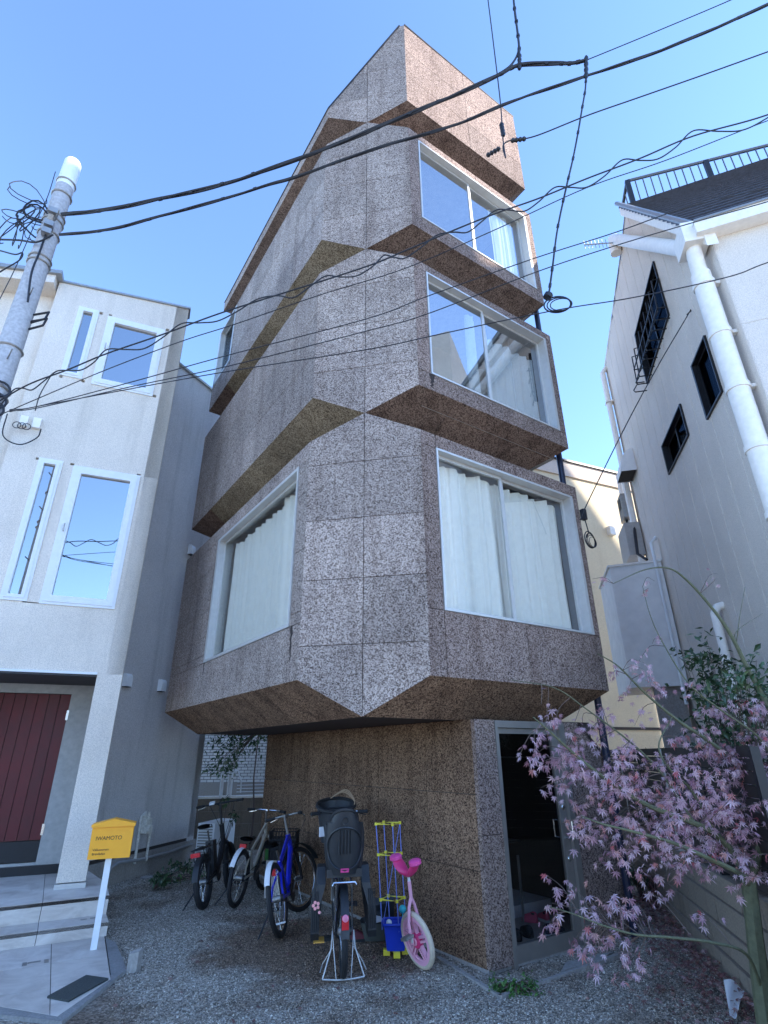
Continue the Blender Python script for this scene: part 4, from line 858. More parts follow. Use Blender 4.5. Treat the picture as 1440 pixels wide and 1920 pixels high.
m.lathe(PB_+UP*7.85+d0*.17, UP, [(.03,-.06),(.045,-.04),(.03,-.02),(.045,0),(.03,.02),(.045,.04),(.02,.06)], 10); m.build('bracket', M_grime, pole)
def spline(p, n=6):
    p = [V3(q) for q in p]; P_ = [2*p[0]-p[1]]+p+[2*p[-1]-p[-2]]; out = []
    for i in range(1, len(P_)-2):
        a, b, c, d = P_[i-1:i+3]
        for k in range(n):
            t = k/n; out.append(.5*((2*b)+(-a+c)*t+(2*a-5*b+4*c-d)*t*t+(-a+3*b-3*c+d)*t**3))
    return out+[p[-1]]
rq = random.Random(77)
m = MB()
for i in range(9):                                # slack coils hanging off the pole
    c = PB_+UP*rq.uniform(7.55, 8.15)+hd(math.radians(rq.uniform(215, 300)))*rq.uniform(.12, .38); ax = nrm((rq.uniform(-1,1), -1, rq.uniform(-.5,.5))); r = rq.uniform(.09, .2)
    u = nrm(np.cross(ax, UP)); v = np.cross(ax, u); k = 22; tot = rq.uniform(1.1, 1.9)
    m.tube([c+(u*math.cos(6.283*tot*j/k)+v*math.sin(6.283*tot*j/k)*.9)*r*(1+.12*math.sin(j*1.3+i))+ax*.02*j/k*5 for j in range(k+1)], rq.choice([.006,.008,.011]), 5)
m.build('cable_coil', M_wire, pole, smooth=True)
m = MB(); m.tube(spline([PB_+UP*7.7+d0*.15, PB_+UP*7.3+d0*.16, PB_+UP*6.9+d0*.2, PB_+UP*6.5+d0*.16+uF*.05]), .012, 6); m.build('down_lead', M_wire, pole, smooth=True); m = MB()
for z in (6.45, 6.35): m.tube([PB_+UP*z+hd(1.2)*.1, PB_+UP*(z+.03)+hd(1.5)*.3, PB_+UP*(z-.1)+hd(1.6)*.3, PB_+UP*(z-.12)+hd(1.2)*.1], .014, 5)
for z in (5.3, 5.15, 5.05): m.ring(PB_+UP*z+hd(2.2)*.15, hd(2.4), .09, .013, 14, 5)
m.build('cable_coil', M_wire, pole, smooth=True)
AWI = math.radians(100); WQ = PB_+hd(math.radians(190))*.15
def wire(pts, r, label, name='overhead_cable', cat='cable', az=AWI, q=WQ, twist=0, group=None):
    P_ = [pv(x, y, q, az) for x, y in pts]; s = spline(P_, 8); m = MB()
    if twist:
        L = 0.; last = s[0]; A = [[], [], []]; fine = spline(s, 3); nn = np.array([math.cos(az), -math.sin(az), 0.])
        for p in fine:
            L += np.linalg.norm(p-last); last = p
            for k in range(3):
                a = L*2*math.pi/1.9+k*2.094+.9*math.sin(L*.9+k); A[k].append(p+(nn*math.cos(a)+UP*math.sin(a))*r*.5)
        for k in range(3): m.tube(A[k], r*.62, 5)
        L = 0.; 
        for i in range(6, len(fine)-1, 14): d = nrm(fine[i+1]-fine[i]); m.tube([fine[i]-d*.02, fine[i]+d*.02], r*1.12, 6)
    else: m.tube(s, r, 6)
    return tag(m.build(name, M_wire, smooth=True), label, cat, group)
wire([(116,402),(200,393),(300,373),(400,350),(500,318),(600,283),(700,242),(800,200),(880,166),(940,138),(975,122),(1040,119),(1070,119),(1098,113)], .023, 'thick twisted black cable bundle, the upper one leaving the pole top', twist=1)
wire([(112,440),(200,431),(280,411),(400,378),(500,347),(560,330),(700,280),(850,235),(960,190),(1098,143),(1250,90),(1440,8),(1700,-120)], .017, 'second twisted black cable leaving the pole just under the thickest bundle', twist=1)
wire([(955,-120),(962,-10),(968,40),(973,85),(974,122)], .02, 'short thick cable coming down from the top edge of the photo', twist=1)
wire([(958,-100),(964,10),(970,60),(972,95),(958,122),(930,142)], .012, 'cable curving from the top edge into the thick bundle')
wire([(1099,113),(1098,160),(1092,200),(1077,285),(1062,350),(1045,430),(1036,500),(1029,552)], .013, 'black drop cable hanging from the clamp down to the cork tower corner', twist=1)
wire([(1099,113),(1170,84),(1240,55),(1370,0),(1500,-60)], .006, 'thin wire rising from the clamp to the top right corner')
wire([(905,-80),(915,0),(925,80),(938,190),(943,260),(948,296)], .007, 'thin wire hanging down from the top edge in front of the parapet')
wire([(948,296),(943,275),(952,265),(972,262),(1010,253),(1100,217),(1200,182),(1320,140),(1440,97),(1600,40)], .007, 'thin wire crossing the sky to the right from the parapet corner')
wy = [(-60,790),(10,745),(60,718),(130,692),(200,663),(305,627),(408,589),(520,553),(610,525),(700,495),(760,470),(850,432),(930,400),(1010,372),(1100,335),(1200,297),(1300,255),(1440,215),(1600,150)]
wire(wy, .008, 'messenger wire crossing the whole picture that carries a wavy cable')
wv = []
for i in range(len(wy)-1):
    for k in range(3):
        t = k/3; x = wy[i][0]+(wy[i+1][0]-wy[i][0])*t; y = wy[i][1]+(wy[i+1][1]-wy[i][1])*t; n_ = len(wv); wv.append((x, y+(-6, 3, 13, 5)[n_ % 4]*(1 if x < 1000 else 1.3)+rq.uniform(-2, 2)))
wire(wv, .007, 'wavy slack cable winding round the messenger wire')
wire([(-50,800),(60,752),(200,693),(340,640),(440,608),(600,553),(760,503),(930,430),(1100,352),(1250,300),(1440,226),(1600,170)], .005, 'thin straight wire just below the wavy cable')
wire([(18,768),(70,762),(240,718),(420,668),(690,597),(800,556),(1000,485),(1150,437),(1290,388),(1440,352),(1600,310)], .005, 'thin straight wire, the upper of the low pair crossing the second storey window')
wire([(18,770),(70,765),(250,724),(430,686),(690,620),(800,589),(1000,512),(1140,465),(1290,420),(1440,378),(1600,330)], .005, 'thin straight wire, the lower of the pair crossing the second storey window')
wire([(18,772),(160,745),(400,701),(690,655),(800,632),(930,604),(1062,578),(1170,561),(1290,537),(1380,515),(1440,492),(1600,440)], .005, 'thin wire sloping to the big white drainpipe')
wire([(-60,448),(30,450),(68,454),(100,440)], .012, 'dark cable from the left edge into the coils on the pole')
wire([(-60,455),(0,470),(28,477),(42,474),(36,488),(0,510),(-40,540)], .009, 'dark looping cable left of the pole')
wire([(104,322),(88,372),(60,432),(30,500),(0,560),(-40,640)], .005, 'guy wire running down left from the pole top')
SQ = V3(3.0, 5.4, 0); AQ = math.radians(60)
wire([(1316,540),(1290,590),(1240,675),(1180,785),(1120,905),(1096,955),(1088,975)], .007, 'service wire falling from the white drainpipe to the tower corner', q=V3(3.1,5.9,0), az=math.radians(112))
wire([(1440,492),(1376,515),(1366,535),(1350,545),(1330,540),(1318,538),(1326,560),(1322,574),(1300,580),(1288,590)], .008, 'slack loop of cable in front of the white drainpipe', q=V3(3.1,5.9,0), az=math.radians(112))
def coil(x, y, r, q, az, label, n=3, rr_=.009, sq=.8):
    c = pv(x, y, q, az); u = hd(az); m = MB()
    for i in range(n):
        R = r*(1-.13*i); m.tube([c+u*(R*math.cos(t)*(1+.05*i)+.012*i)+UP*(R*sq*math.sin(t)-.012*i)+nrm((0,-1,0))*.01*i for t in [j*6.2832/24 for j in range(25)]], rr_*(1-.15*i), 5)
    return m, c
m, c = coil(1045, 571, .115, WQ, AWI, '', 3, .007); m.tube([pv(1029,552,WQ,AWI), pv(1026,558,WQ,AWI)], .04, 8); tag(m.build('cable_loop', M_wire, smooth=True), 'spare loop of black cable at the end of the drop cable beside the tower', 'cable')
qq = V3(*PR(rr,-HW,0)[:2], 0)+nR*.05
m, c = coil(1106, 1012, .10, qq, AR, '', 4, .007, 1.1); tc_ = pv(1094, 965, qq, AR); m.tube([tc_, c+UP*.1, c+UP*.02-uR*.06], .008, 5); m.obox(tc_, uR, UP, nR, -.03, .03, -.07, .07, -.03, .03); tag(m.build('cable_loop', M_wire, smooth=True), 'thin coiled cable hanging on the right edge of the cork tower beside the lower window', 'cable')
# clamps and insulators on the cables
for x, y, dx, dy, l in ((974,116,0,14,'clamp where the short thick cable meets the upper bundle'),(1099,126,0,20,'black insulator clamp at the top of the drop cable'),(942,243,2,12,'small black insulator on the thin wire in front of the parapet'),(925,285,12,-7,'small slanted black insulator at the lower edge of the parapet'),(972,262,14,-2,'small insulator where the wire leaves the parapet corner')):
    a, b = pv(x-dx, y-dy, WQ, AWI), pv(x+dx, y+dy, WQ, AWI); m = MB(); k = 5
    m.tube([a+(b-a)*t for t in np.linspace(0, 1, 9)], [.016, .027, .016, .027, .016, .027, .016, .027, .016], 8); tag(m.build('insulator', M_dark, smooth=True), l, 'insulator', 'insulators on the overhead cables')
# television aerial
a = pv(1150, 455, Cn+uZ*(s_t+.3), math.radians(112)); b = pv(1096, 459, Cn+uZ*(s_t+.3), math.radians(112)); ae = thing('aerial', 'small television aerial poking out left of the gable', 'aerial', a)
MB().tube([a, b], .012, 6).build('boom', M_grime, ae); m = MB()
for t in np.linspace(.25, 1, 7): m.tube([a+(b-a)*t+UP*.10, a+(b-a)*t-UP*.10], .006, 5)
m.build('elements', M_grime, ae)
# small cable boxes on the left house front
for (x, y), l in (((52, 792), 'pale cable box on the stucco wall, the left of two near the pole'), ((70, 796), 'pale cable box on the stucco wall, the right of two near the pole')):
    a = pv(x-(6 if x < 60 else 0), y, F1, AF); m = MB(); m.obox(a, uF, UP, nF, -.05, .05, -.08, .08, 0, .06); tag(m.build('cable_box', M_cream), l, 'cable box', 'cable boxes on the stucco wall')
m = MB(); a = pv(45, 805, F1+nF*.1, AF); m.tube(spline([a+uF*-.25+UP*.2, a-uF*.22-UP*.15, a-UP*.25, a+uF*.18-UP*.1, a+uF*.2+UP*.05]), .009, 5); m.tube(spline([pv(95, 705, F1+nF*.15, AF), pv(75, 740, F1+nF*.1, AF), pv(66, 770, F1+nF*.05, AF)]), .008, 5)
for k in range(3): m.ring(a+uF*(.06*k-.1)+UP*.05, nF, .05, .006, 14, 5)
tag(m.build('wall_cable', M_wire, smooth=True), 'loose dark cable looping under the two cable boxes on the stucco wall', 'cable')
# ---------------------------------------------------------------- bicycles (local frame: x forward, y left, z up, origin under the rear hub)
def wheel(parent, x, r, tyre, mat_rim, spokes=20, name='wheel', hubw=.05, steer=None, y=0.):
    c = V3(x, y, r); ax = V3(0, 1, 0)
    if steer: ax = V3(-math.sin(steer), math.cos(steer), 0)
    wh = MB().lathe(c-ax*hubw, ax, [(.018,0),(.03,.01),(.03,2*hubw-.01),(.018,2*hubw)], 10).build(name, M_grime, parent, smooth=True, local=True)
    MB().ring(c, ax, r-tyre*.85, tyre, 36, 8).build('tyre', M_rubber, wh, smooth=True, local=True)
    MB().ring(c, ax, r-tyre*1.9, .011, 36, 6).build('rim', mat_rim, wh, smooth=True, local=True)
    m = MB(); u = np.cross(ax, UP)
    for i in range(spokes):
        a = 2*math.pi*i/spokes; d = u*math.cos(a)+UP*math.sin(a); m.tube([c+ax*hubw*.6*(1 if i % 2 else -1)+d*.02, c+d*(r-tyre*1.9)], .0014, 3)
    m.build('spokes', M_chrome, wh, local=True)
    return wh
def fender(parent, x, r, a0, a1, mat, wdt=.03, name='fender', gap=.03, steer=0):
    c = V3(x, 0, r); m = MB(); k = 14; R = r+gap; ca, sa = math.cos(steer), math.sin(steer)
    def pt(i, s):
        a = math.radians(a0+(a1-a0)*i/k); d = R*math.cos(a); return c+V3(d*ca-s*sa, d*sa+s*ca, R*math.sin(a)-abs(s)*.25)
    vs = [pt(i, s) for i in range(k+1) for s in (-wdt, -wdt*.4, wdt*.4, wdt)]
    m.add(vs, [(4*i+j, 4*i+j+1, 4*i+5+j, 4*i+4+j) for i in range(k) for j in range(3)]); me = m.build(name, mat, parent, smooth=True, local=True)
    return me
def bike(label, loc, head, lean, r=.33, wb=1.03, frame=None, tyre=.024, fork=None, seat_h=.82, bar_h=1.0, bar_w=.29, rim=None, grip=M_rubber, steer=0., step=False, ft=.017, stem_mat=None, saddle=M_rubber, chain=M_dark, barmat=None, fat=0):
    b = thing('bicycle', label, 'bicycle', loc)
    b.rotation_mode = 'XYZ'
    b.rotation_euler = (math.radians(-lean), 0, math.pi/2-math.radians(head))
    rim = rim or M_chrome; fork = fork or frame
    wheel(b, 0, r, tyre, rim); wheel(b, wb, r, tyre, rim, steer=steer)
    bb = V3(.42, 0, .29); st = V3(.42-.20, 0, seat_h-.06); hb = V3(wb-.13-.05, 0, .62+(.06 if not step else .0)); ht = V3(wb-.20-.02, 0, .82)
    m = MB()
    m.tube([bb, st+(bb-st)*.25], ft, 8)
    if step: m.tube(spline([hb, hb+V3(-.18,0,-.2), bb+V3(.12,0,.06), bb]), ft*1.5, 8); m.tube([ht, hb], ft*1.3, 8)
    else: m.tube([ht+(hb-ht)*.1, st+(bb-st)*.32], ft*.9, 8); m.tube([hb, bb], ft*1.25, 8); m.tube([ht, hb], ft*1.2, 8)
    for s in (-1, 1):
        m.tube([bb+V3(-.03,.03*s,0), V3(0,.065*s,r)], ft*.6, 6); m.tube([st+(bb-st)*.35, V3(-.0+.06,.05*s,r+.1), V3(0,.065*s,r)], ft*.5, 6)
    m.lathe(bb-V3(0,.04,0), V3(0,1,0), [(.026,0),(.026,.08)], 12)
    m.build('frame', frame, b, smooth=True, local=True)
    cs, sn = math.cos(steer), math.sin(steer)
    m = MB(); crown = hb+V3(.02,0,-.03); sd = V3(-sn, cs, 0)
    for s in (-1, 1): m.tube([crown+sd*.05*s, V3(wb-.02,0,r+.12)+sd*.055*s, V3(wb,0,r)+sd*.055*s], ft*.75, 6)
    m.tube([crown-sd*.055, crown+sd*.055], ft, 6); m.build('fork', fork, b, smooth=True, local=True)
    m = MB(); top = V3(ht[0]-.03, 0, bar_h); m.tube([ht, top], .015, 8); fw_ = V3(cs, sn, 0)
    bar = [top+fw_*.06+sd*(-bar_w)-fw_*.07, top+fw_*.07-sd*bar_w*.5, top+fw_*.07, top+fw_*.07+sd*bar_w*.5, top+fw_*.06+sd*bar_w-fw_*.07]
    m.tube([top, top+fw_*.07], .016, 8); m.tube(spline(bar, 3), .011, 8); hbr = m.build('handlebar', barmat or M_chrome, b, smooth=True, local=True)
    for s in (0, -1):
        a = bar[s]; c = bar[1 if s == 0 else -2]; d = nrm(a-c)
        MB().tube([a-d*.10, a+d*.01], .017, 8).build('grip', grip, hbr, smooth=True, local=True)
        q = MB(); q.tube([a-d*.11+fw_*.01, a-d*.10+fw_*.045-UP*.015, a-d*.0+fw_*.05-UP*.035], .006, 5); q.build('brake_lever', M_chrome, hbr, smooth=True, local=True)
    q = MB(); q.tube(spline([bar[1], bar[1]+fw_*.12-UP*.08, crown+fw_*.05+UP*.03, crown-UP*.1+fw_*.06]), .0035, 4); q.tube(spline([bar[-2], bar[-2]+fw_*.14-UP*.06, ht+V3(.05,.03,-.1), bb+V3(.1,.03,.25)]), .0035, 4); q.build('brake_cable', M_wire, hbr, local=True)
    m = MB(); m.tube([st+(bb-st)*.25, st], .012, 8); m.build('seat_post', M_chrome, b, local=True)
    # saddle: nose forward
    sc_ = st+UP*.05; k = 9
    def sf(u_, v_):
        x = -.13+.26*u_; wv_ = .075*(1-u_)**.8+.018; a = v_*math.pi*2; return sc_+V3(x, wv_*math.cos(a), .028*math.sin(a)*(1-.35*u_)+.015*(1-u_)**2)
    MB().grid(sf, k, 10).build('saddle', saddle, b, smooth=True, local=True)
    m = MB(); m.lathe(bb-V3(0,.055,0), V3(0,-1,0), [(.085,0),(.085,.006)], 20)
    crank = m.build('chainring', chain, b, local=True)
    for s, a in ((-1, .6), (1, .6+math.pi)):
        p0 = bb+V3(0,.06*s,0); p1 = p0+V3(.165*math.cos(a),.02*s,.165*math.sin(a)); q = MB(); q.tube([p0, p1], .009, 6); q.build('crank_arm', M_grime, crank, local=True)
        MB().bx(p1[0]-.045, p1[0]+.045, min(p1[1], p1[1]+.08*s), max(p1[1], p1[1]+.08*s), p1[2]-.012, p1[2]+.012).build('pedal', M_rubber, crank, local=True)
    m = MB(); m.tube([bb+V3(0,-.058,.085), V3(0,-.058,r+.03)], .004, 4); m.tube([bb+V3(0,-.058,-.085), V3(0,-.058,r-.03)], .004, 4); m.lathe(V3(0,-.05,r), V3(0,-1,0), [(.035,0),(.035,.02)], 14); m.build('chain', M_dark, b, local=True)
    return b, dict(bb=bb, st=st, hb=hb, ht=ht, top=top, bar=bar, fw=fw_, sd=sd)
def kick(b, x, side=1, r=.33, mat=M_dark): MB().tube([V3(x,.06*side,r*.9), V3(x-.10,.24*side,.015)], .009, 6).build('kickstand', mat, b, smooth=True, local=True)
M_beige = plain('champagne_paint', (.5,.44,.36), .35, .2, .06, coat=.4)
M_blue = plain('blue_bike_paint', (.012,.025,.5), .3, .1, .1, coat=.5)
M_silver = plain('silver_plastic', (.75,.75,.76), .4)
M_redlens = plain('red_reflector', (.6,.02,.03), .25)
def zg(p): return V3(p[0], p[1], ground_z(p[0], p[1])+.004)
# 1: black folding-style electric bicycle
b1, K = bike('black electric bicycle with a red tail light, leftmost in the row', zg((-2.2, 7.9)), 2, 9, r=.275, wb=1.02, frame=M_dark, tyre=.036, rim=M_plast, seat_h=.86, bar_h=1.08, bar_w=.31, step=True, ft=.026, fork=M_dark, barmat=M_dark, steer=.15)
fender(b1, 0, .275, 40, 170, M_plast, .035); fender(b1, 1.02, .275, 10, 130, M_plast, .035)
m = MB()
for s in (-.06, 0, .06): m.tube([V3(.2, s, .64), V3(-.22, s, .64)], .007, 6)
for s in (-1, 1): m.tube([V3(-.15,.065*s,.64), V3(0,.07*s,.28)], .006, 6)
m.tube([V3(-.22,-.06,.64), V3(-.22,.06,.64)], .007, 6); m.build('rear_carrier', M_dark, b1, local=True)
MB().bx(-.26, -.225, -.055, .055, .57, .615).build('tail_light', M_redlens, b1, local=True)
MB().bx(.26, .40, -.05, .05, .34, .68).build('battery', M_plast, b1, local=True); kick(b1, .02, 1, .275)
q = K['top']; MB().box(q+K['sd']*.12+K['fw']*.07+UP*.02, (.025,0,.01), K['sd']*.035, (0,0,.012)).build('display', M_silver, b1, local=True)
# 2: champagne bicycle
b2, K = bike('champagne coloured bicycle with white mudguard tip, second from the left', zg((-1.83, 7.93)), 9, -3, r=.30, wb=.96, frame=M_beige, tyre=.025, seat_h=.70, bar_h=.97, bar_w=.28, fork=M_beige, rim=M_dark, saddle=M_rubber, ft=.021, steer=-.1)
fender(b2, 0, .30, 75, 150, M_silver, .03); kick(b2, .03, 1)
MB().bx(-.02, .02, -.04, .04, .62, .66).build('reflector', M_redlens, b2, local=True)
# 3: blue bicycle
b3, K = bike('blue bicycle with thick black tyres and white mudguard tip, third from the left', zg((-1.06, 6.74)), 4, 13, r=.325, wb=1.02, frame=M_blue, tyre=.027, seat_h=.80, bar_h=1.02, bar_w=.29, rim=M_chrome, ft=.025, fork=M_dark, steer=-.55, barmat=M_grime)
fender(b3, 0, .325, 95, 150, M_silver, .028); fender(b3, 1.02, .325, 20, 160, M_plast, .04, steer=-.55, gap=.05); kick(b3, .03, 1)
MB().box((-.0,.0,.56), (.012,0,0), (0,.02,0), (0,0,.03)).build('reflector', M_redlens, b3, local=True)
MB().box((-.02,0,.12), (.012,0,0), (0,.06,0), (0,0,.006)).build('wheel_reflector', M_silver, b3, local=True)
# 4: city bicycle with child seat, basket and double-leg stand
b4, K = bike('black city bicycle with a rear child seat standing nearest the camera', zg((-.37, 5.66)), -7, 1, r=.31, wb=1.1, frame=M_dark, tyre=.026, seat_h=.78, bar_h=1.12, bar_w=.29, step=True, ft=.022, fork=M_grime, rim=M_chrome, steer=.1)
fender(b4, 0, .31, 20, 175, M_plast, .034); fender(b4, 1.1, .31, 20, 165, M_plast, .034)
m = MB()
for s in (-1, 1):
    m.tube([V3(.22,.06*s,.69), V3(-.2,.06*s,.69)], .008, 6); m.tube([V3(-.16,.065*s,.69), V3(-.0,.075*s,.31)], .007, 6); m.tube([V3(-.02,.065*s,.69), V3(0,.08*s,.31)], .006, 6)
m.tube([V3(-.2,-.10,.67), V3(-.2,-.09,.69), V3(-.2,.09,.69), V3(-.2,.10,.67)], .008, 6); m.build('rear_carrier', M_chrome, b4, smooth=True, local=True)
# child seat shell: a back with a rounded top, wings and legroom guards
def shell(u_, v_):                                # u across, v up
    a = (u_-.5)*math.pi*1.05; w_ = .15*(1-.12*max(0, v_-.8)/.2)*(.82+.22*math.sin(v_*math.pi)); return V3(-.20+.12*(1-math.cos(a))-.10*v_+.02*v_**2, w_*math.sin(a)*1.05, .74+.50*v_-.05*abs(u_-.5)**2*8*(v_ > .8))
M_seatp = plain('seat_plastic', (.02,.022,.026), .5, 0, .15)
seat = MB().grid(shell, 16, 14).build('child_seat', M_seatp, b4, smooth=True, local=True)
m = MB()
rim_ = [shell(u_/14, 1) for u_ in range(15)]; m.tube([shell(0, v_/8) for v_ in range(9)]+rim_[1:-1]+[shell(1, 1-v_/8) for v_ in range(9)], .014, 6); m.build('shell_rim', M_seatp, seat, smooth=True, local=True)
m = MB(); inner = [shell(.5+.36*math.cos(t), .38+.30*math.sin(t)*(1.15 if math.sin(t) > 0 else 1)) for t in np.linspace(0, 2*math.pi, 24, endpoint=False)]
m.tube([p+V3(-.012, 0, 0) for p in inner], .008, 5, closed=True); m.build('back_moulding', M_grime if False else M_plast, seat, smooth=True, local=True)
for i in range(5): MB().tube([shell(.40+.05*i, .32)+V3(-.01,0,0), shell(.40+.05*i, .68)+V3(-.01,0,0)], .007, 5).build('rib', M_seatp, seat, smooth=True, local=True)
c0 = shell(.5, .82)+V3(-.012,0,0); m = MB(); m.ring(c0, (1,0,.15), .028, .004, 18, 5); m.build('emblem', M_plast, seat, local=True)
MB().box(shell(.5, .08)+V3(-.012,0,.0), (.004,0,0), (0,.035,0), (0,0,.014)).build('maker_label', plain('pink_label', (.6,.04,.2), .5), seat, local=True)
MB().bx(-.16, .16, -.15, .15, .72, .78).build('seat_base', M_seatp, b4, local=True)
for s in (-1, 1):                                 # leg guards hanging either side
    m = MB(); k = 10; pr = [(-.02,.74),(-.07,.66),(-.09,.5),(-.08,.32),(-.05,.27),(.12,.27),(.17,.32),(.19,.5),(.18,.70),(.16,.78),(.0,.78)]
    a = [V3(x, s*(.155+.05*(1 if z < .6 else 0)), z) for x, z in pr]; bq_ = [p+V3(0, s*.07, 0) for p in a]; n = len(a)
    m.add(a+bq_, [tuple(range(n)), tuple(range(2*n-1, n-1, -1))]+[(i, n+i, n+(i+1) % n, (i+1) % n) for i in range(n)]); lg = m.build('leg_guard', M_seatp, b4, local=True)
    for q in range(4): MB().tube([V3(-.092+.005*(q > 2), s*(.215+.017*q), .34), V3(-.09, s*(.215+.017*q), .62)], .004, 4).build('rib', M_plast, lg, local=True)
    if s > 0:
        m = MB(); c0 = V3(-.094, .235, .52)
        for j in range(5): m.lathe(c0+V3(0, .022*math.cos(j*1.257), .022*math.sin(j*1.257)), (-1,0,0), [(.013,0),(.013,.003)], 8)
        m.lathe(c0+V3(0,-.03,-.05), (-1,0,0), [(.012,0),(.012,.003)], 8); m.build('flower_sticker', plain('pink_sticker', (.85,.35,.35), .6), lg, local=True)
MB().bx(-.10, .05, .16, .25, .262, .27).build('foot_strap', plain('amber', (.6,.3,.05), .5), b4, local=True)
m = MB(); m.lathe(V3(-.335,0,.47), (-1,0,.3), [(.022,0),(.026,.02),(.0,.03)], 12); MB().box((-.325,0,.44), (.012,0,0), (0,.028,0), (0,0,.045)).build('tail_light', M_redlens, b4, local=True); m.build('tail_lens', plain('pink_lens', (.7,.2,.3), .3), b4, local=True)
m = MB()                                          # double stand
for s in (-1, 1):
    m.tube([V3(.02,.09*s,.31), V3(-.02,.10*s,.2), V3(-.09,.17*s,.02)], .006, 6); m.tube([V3(.02,.09*s,.31), V3(-.04,.08*s,.2), V3(-.11,.06*s,.02)], .004, 6); m.tube([V3(0,.09*s,.2), V3(.05,.17*s,.08), V3(-.03,.19*s,.05)], .005, 5)
m.tube([V3(-.09,-.17,.02), V3(-.11,-.05,.015), V3(-.11,.05,.015), V3(-.09,.17,.02)], .006, 6); m.build('stand', M_alu, b4, smooth=True, local=True)
# front basket seat: tall tub with padded rim
def tub(u_, v_):
    a = 2*math.pi*u_; r1 = .145+.05*v_; x = 1.02+ (r1+.02)*math.cos(a); y = .03+r1*1.05*math.sin(a); return V3(x, y, .84+.34*v_+.05*v_*math.cos(a))
fs_ = MB().grid(tub, 24, 8).build('front_child_seat', M_seatp, b4, smooth=True, local=True)
MB().tube([tub(i/24, 1) for i in range(24)], .018, 6, closed=True).build('padded_rim', M_rubber, fs_, smooth=True, local=True)
m = MB(); 
for i in range(3): m.tube(spline([tub(.05,1)+V3(0,0,0), V3(1.05,-.05-.01*i,1.30+.012*i), V3(.98,-.16,1.22+.01*i), tub(.7,1)]), .005, 5)
m.build('strap_loop', plain('tan_cord', (.35,.24,.15), .7), fs_, smooth=True, local=True)
MB().box(tub(.36, .35)+V3(-.01,.01,0), (.003,.002,0), (-.02,.035,0), (0,0,.045)).build('white_patch', M_silver, fs_, local=True)
MB().box((1.0,-.02,1.12), (.12,0,0), (0,.12,0), (0,0,.03)).build('cushion', M_rubber, fs_, local=True)
# pink unicycle leaning on the cork wall
M_pink = plain('pink_plastic', (.86,.42,.55), .4, 0, .05); M_hot = plain('hot_pink_plastic', (.75,.05,.2), .35, 0, .06); M_ivory = plain('ivory_rubber', (.62,.52,.4), .7)
uc_ = thing('unicycle', 'pink toy unicycle with a magenta saddle leaning on the brown cork wall', 'unicycle', zg((.30, 5.80)))
uc_.rotation_euler = (math.radians(17), math.radians(4), math.pi/2+AR-math.pi/2-.02-math.pi/2-.0)
uc_.rotation_euler = (math.radians(14), 0, math.pi/2-(AR-math.pi/2)+math.pi)
r = .215
wh = MB().lathe((0,-.04,r), (0,1,0), [(.02,0),(.03,.0),(.03,.08),(.02,.08)], 12).build('wheel', M_pink, uc_, local=True)
MB().ring((0,0,r), (0,1,0), r-.022, .023, 40, 8).build('tyre', M_ivory, wh, smooth=True, local=True)
m = MB()
for s in (-.018, .018): 
    for R0_, R1_ in ((.150,.178),):
        vs = []; k = 40
        for i in range(k): a = 6.2832*i/k; vs += [V3(R0_*math.cos(a), s, r+R0_*math.sin(a)), V3(R1_*math.cos(a), s, r+R1_*math.sin(a))]
        m.add(vs, [(2*i, 2*i+1, (2*i+3) % (2*k), (2*i+2) % (2*k)) for i in range(k)])
m.ring((0,0,r), (0,1,0), .178, .02, 40, 6); m.ring((0,0,r), (0,1,0), .15, .012, 40, 6); m.build('rim', M_pink, wh, smooth=True, local=True)
for i in range(5):
    a = 6.2832*i/5+.3; d = V3(math.cos(a), 0, math.sin(a)); t = V3(-math.sin(a), 0, math.cos(a))
    for s in (-1, 1): MB().box(V3(0,0,r)+d*.095+t*.016*s, d*.06, t*.009, (0,.016,0)).build('spoke', M_pink, wh, local=True)
MB().lathe((0,-.028,r), (0,1,0), [(.05,0),(.06,.01),(.06,.046),(.05,.056)], 16).build('hub', M_hot, wh, smooth=True, local=True)
m = MB(); 
for s in (-1, 1): m.tube([V3(0,.055*s,r-.01), V3(.0,.055*s,r+.14), V3(.015,.03*s,r+.26), V3(.03,0,r+.33)], .014, 8)
m.tube([V3(.03,0,r+.33), V3(.05,0,r+.46)], .016, 8); m.build('fork', M_pink, uc_, smooth=True, local=True); MB().tube([V3(.05,0,r+.44), V3(.055,0,r+.52)], .012, 8).build('seat_post', M_silver, uc_, local=True)
def usd(u_, v_):
    x = -.155+.31*u_; ww = .062*(1-.55*math.exp(-((u_-.5)/.2)**2)); a = v_*6.2832; return V3(.055+x, ww*math.cos(a)*math.sqrt(max(0, 1-(2*u_-1)**6)), r+.52+.12*(2*u_-1)**2+.03*math.sin(a)*math.sqrt(max(0, 1-(2*u_-1)**6)))
MB().grid(usd, 20, 12).build('saddle', M_hot, uc_, smooth=True, local=True)
for s in (0, 1): MB().lathe(usd(s*.93+.03, 0)*V3(1,0,1)+V3(0,0,-.02), (0,0,1), [(.04,0),(.055,.01),(.055,.035),(.04,.045)], 14).build('bumper', plain('rose_plastic', (.85,.1,.35), .4), uc_, smooth=True, local=True)
for s in (-1, 1):
    m = MB(); p1 = V3(-.06*s-.02, .075*s, r-.075*s); m.tube([V3(0,.055*s,r), p1], .011, 6); ca = m.build('crank_arm', M_silver, uc_, local=True); MB().box(p1+V3(0,.045*s,0), (.045,0,.01), (0,.04,0), (0,0,.012)).build('pedal', M_grime, ca, local=True)
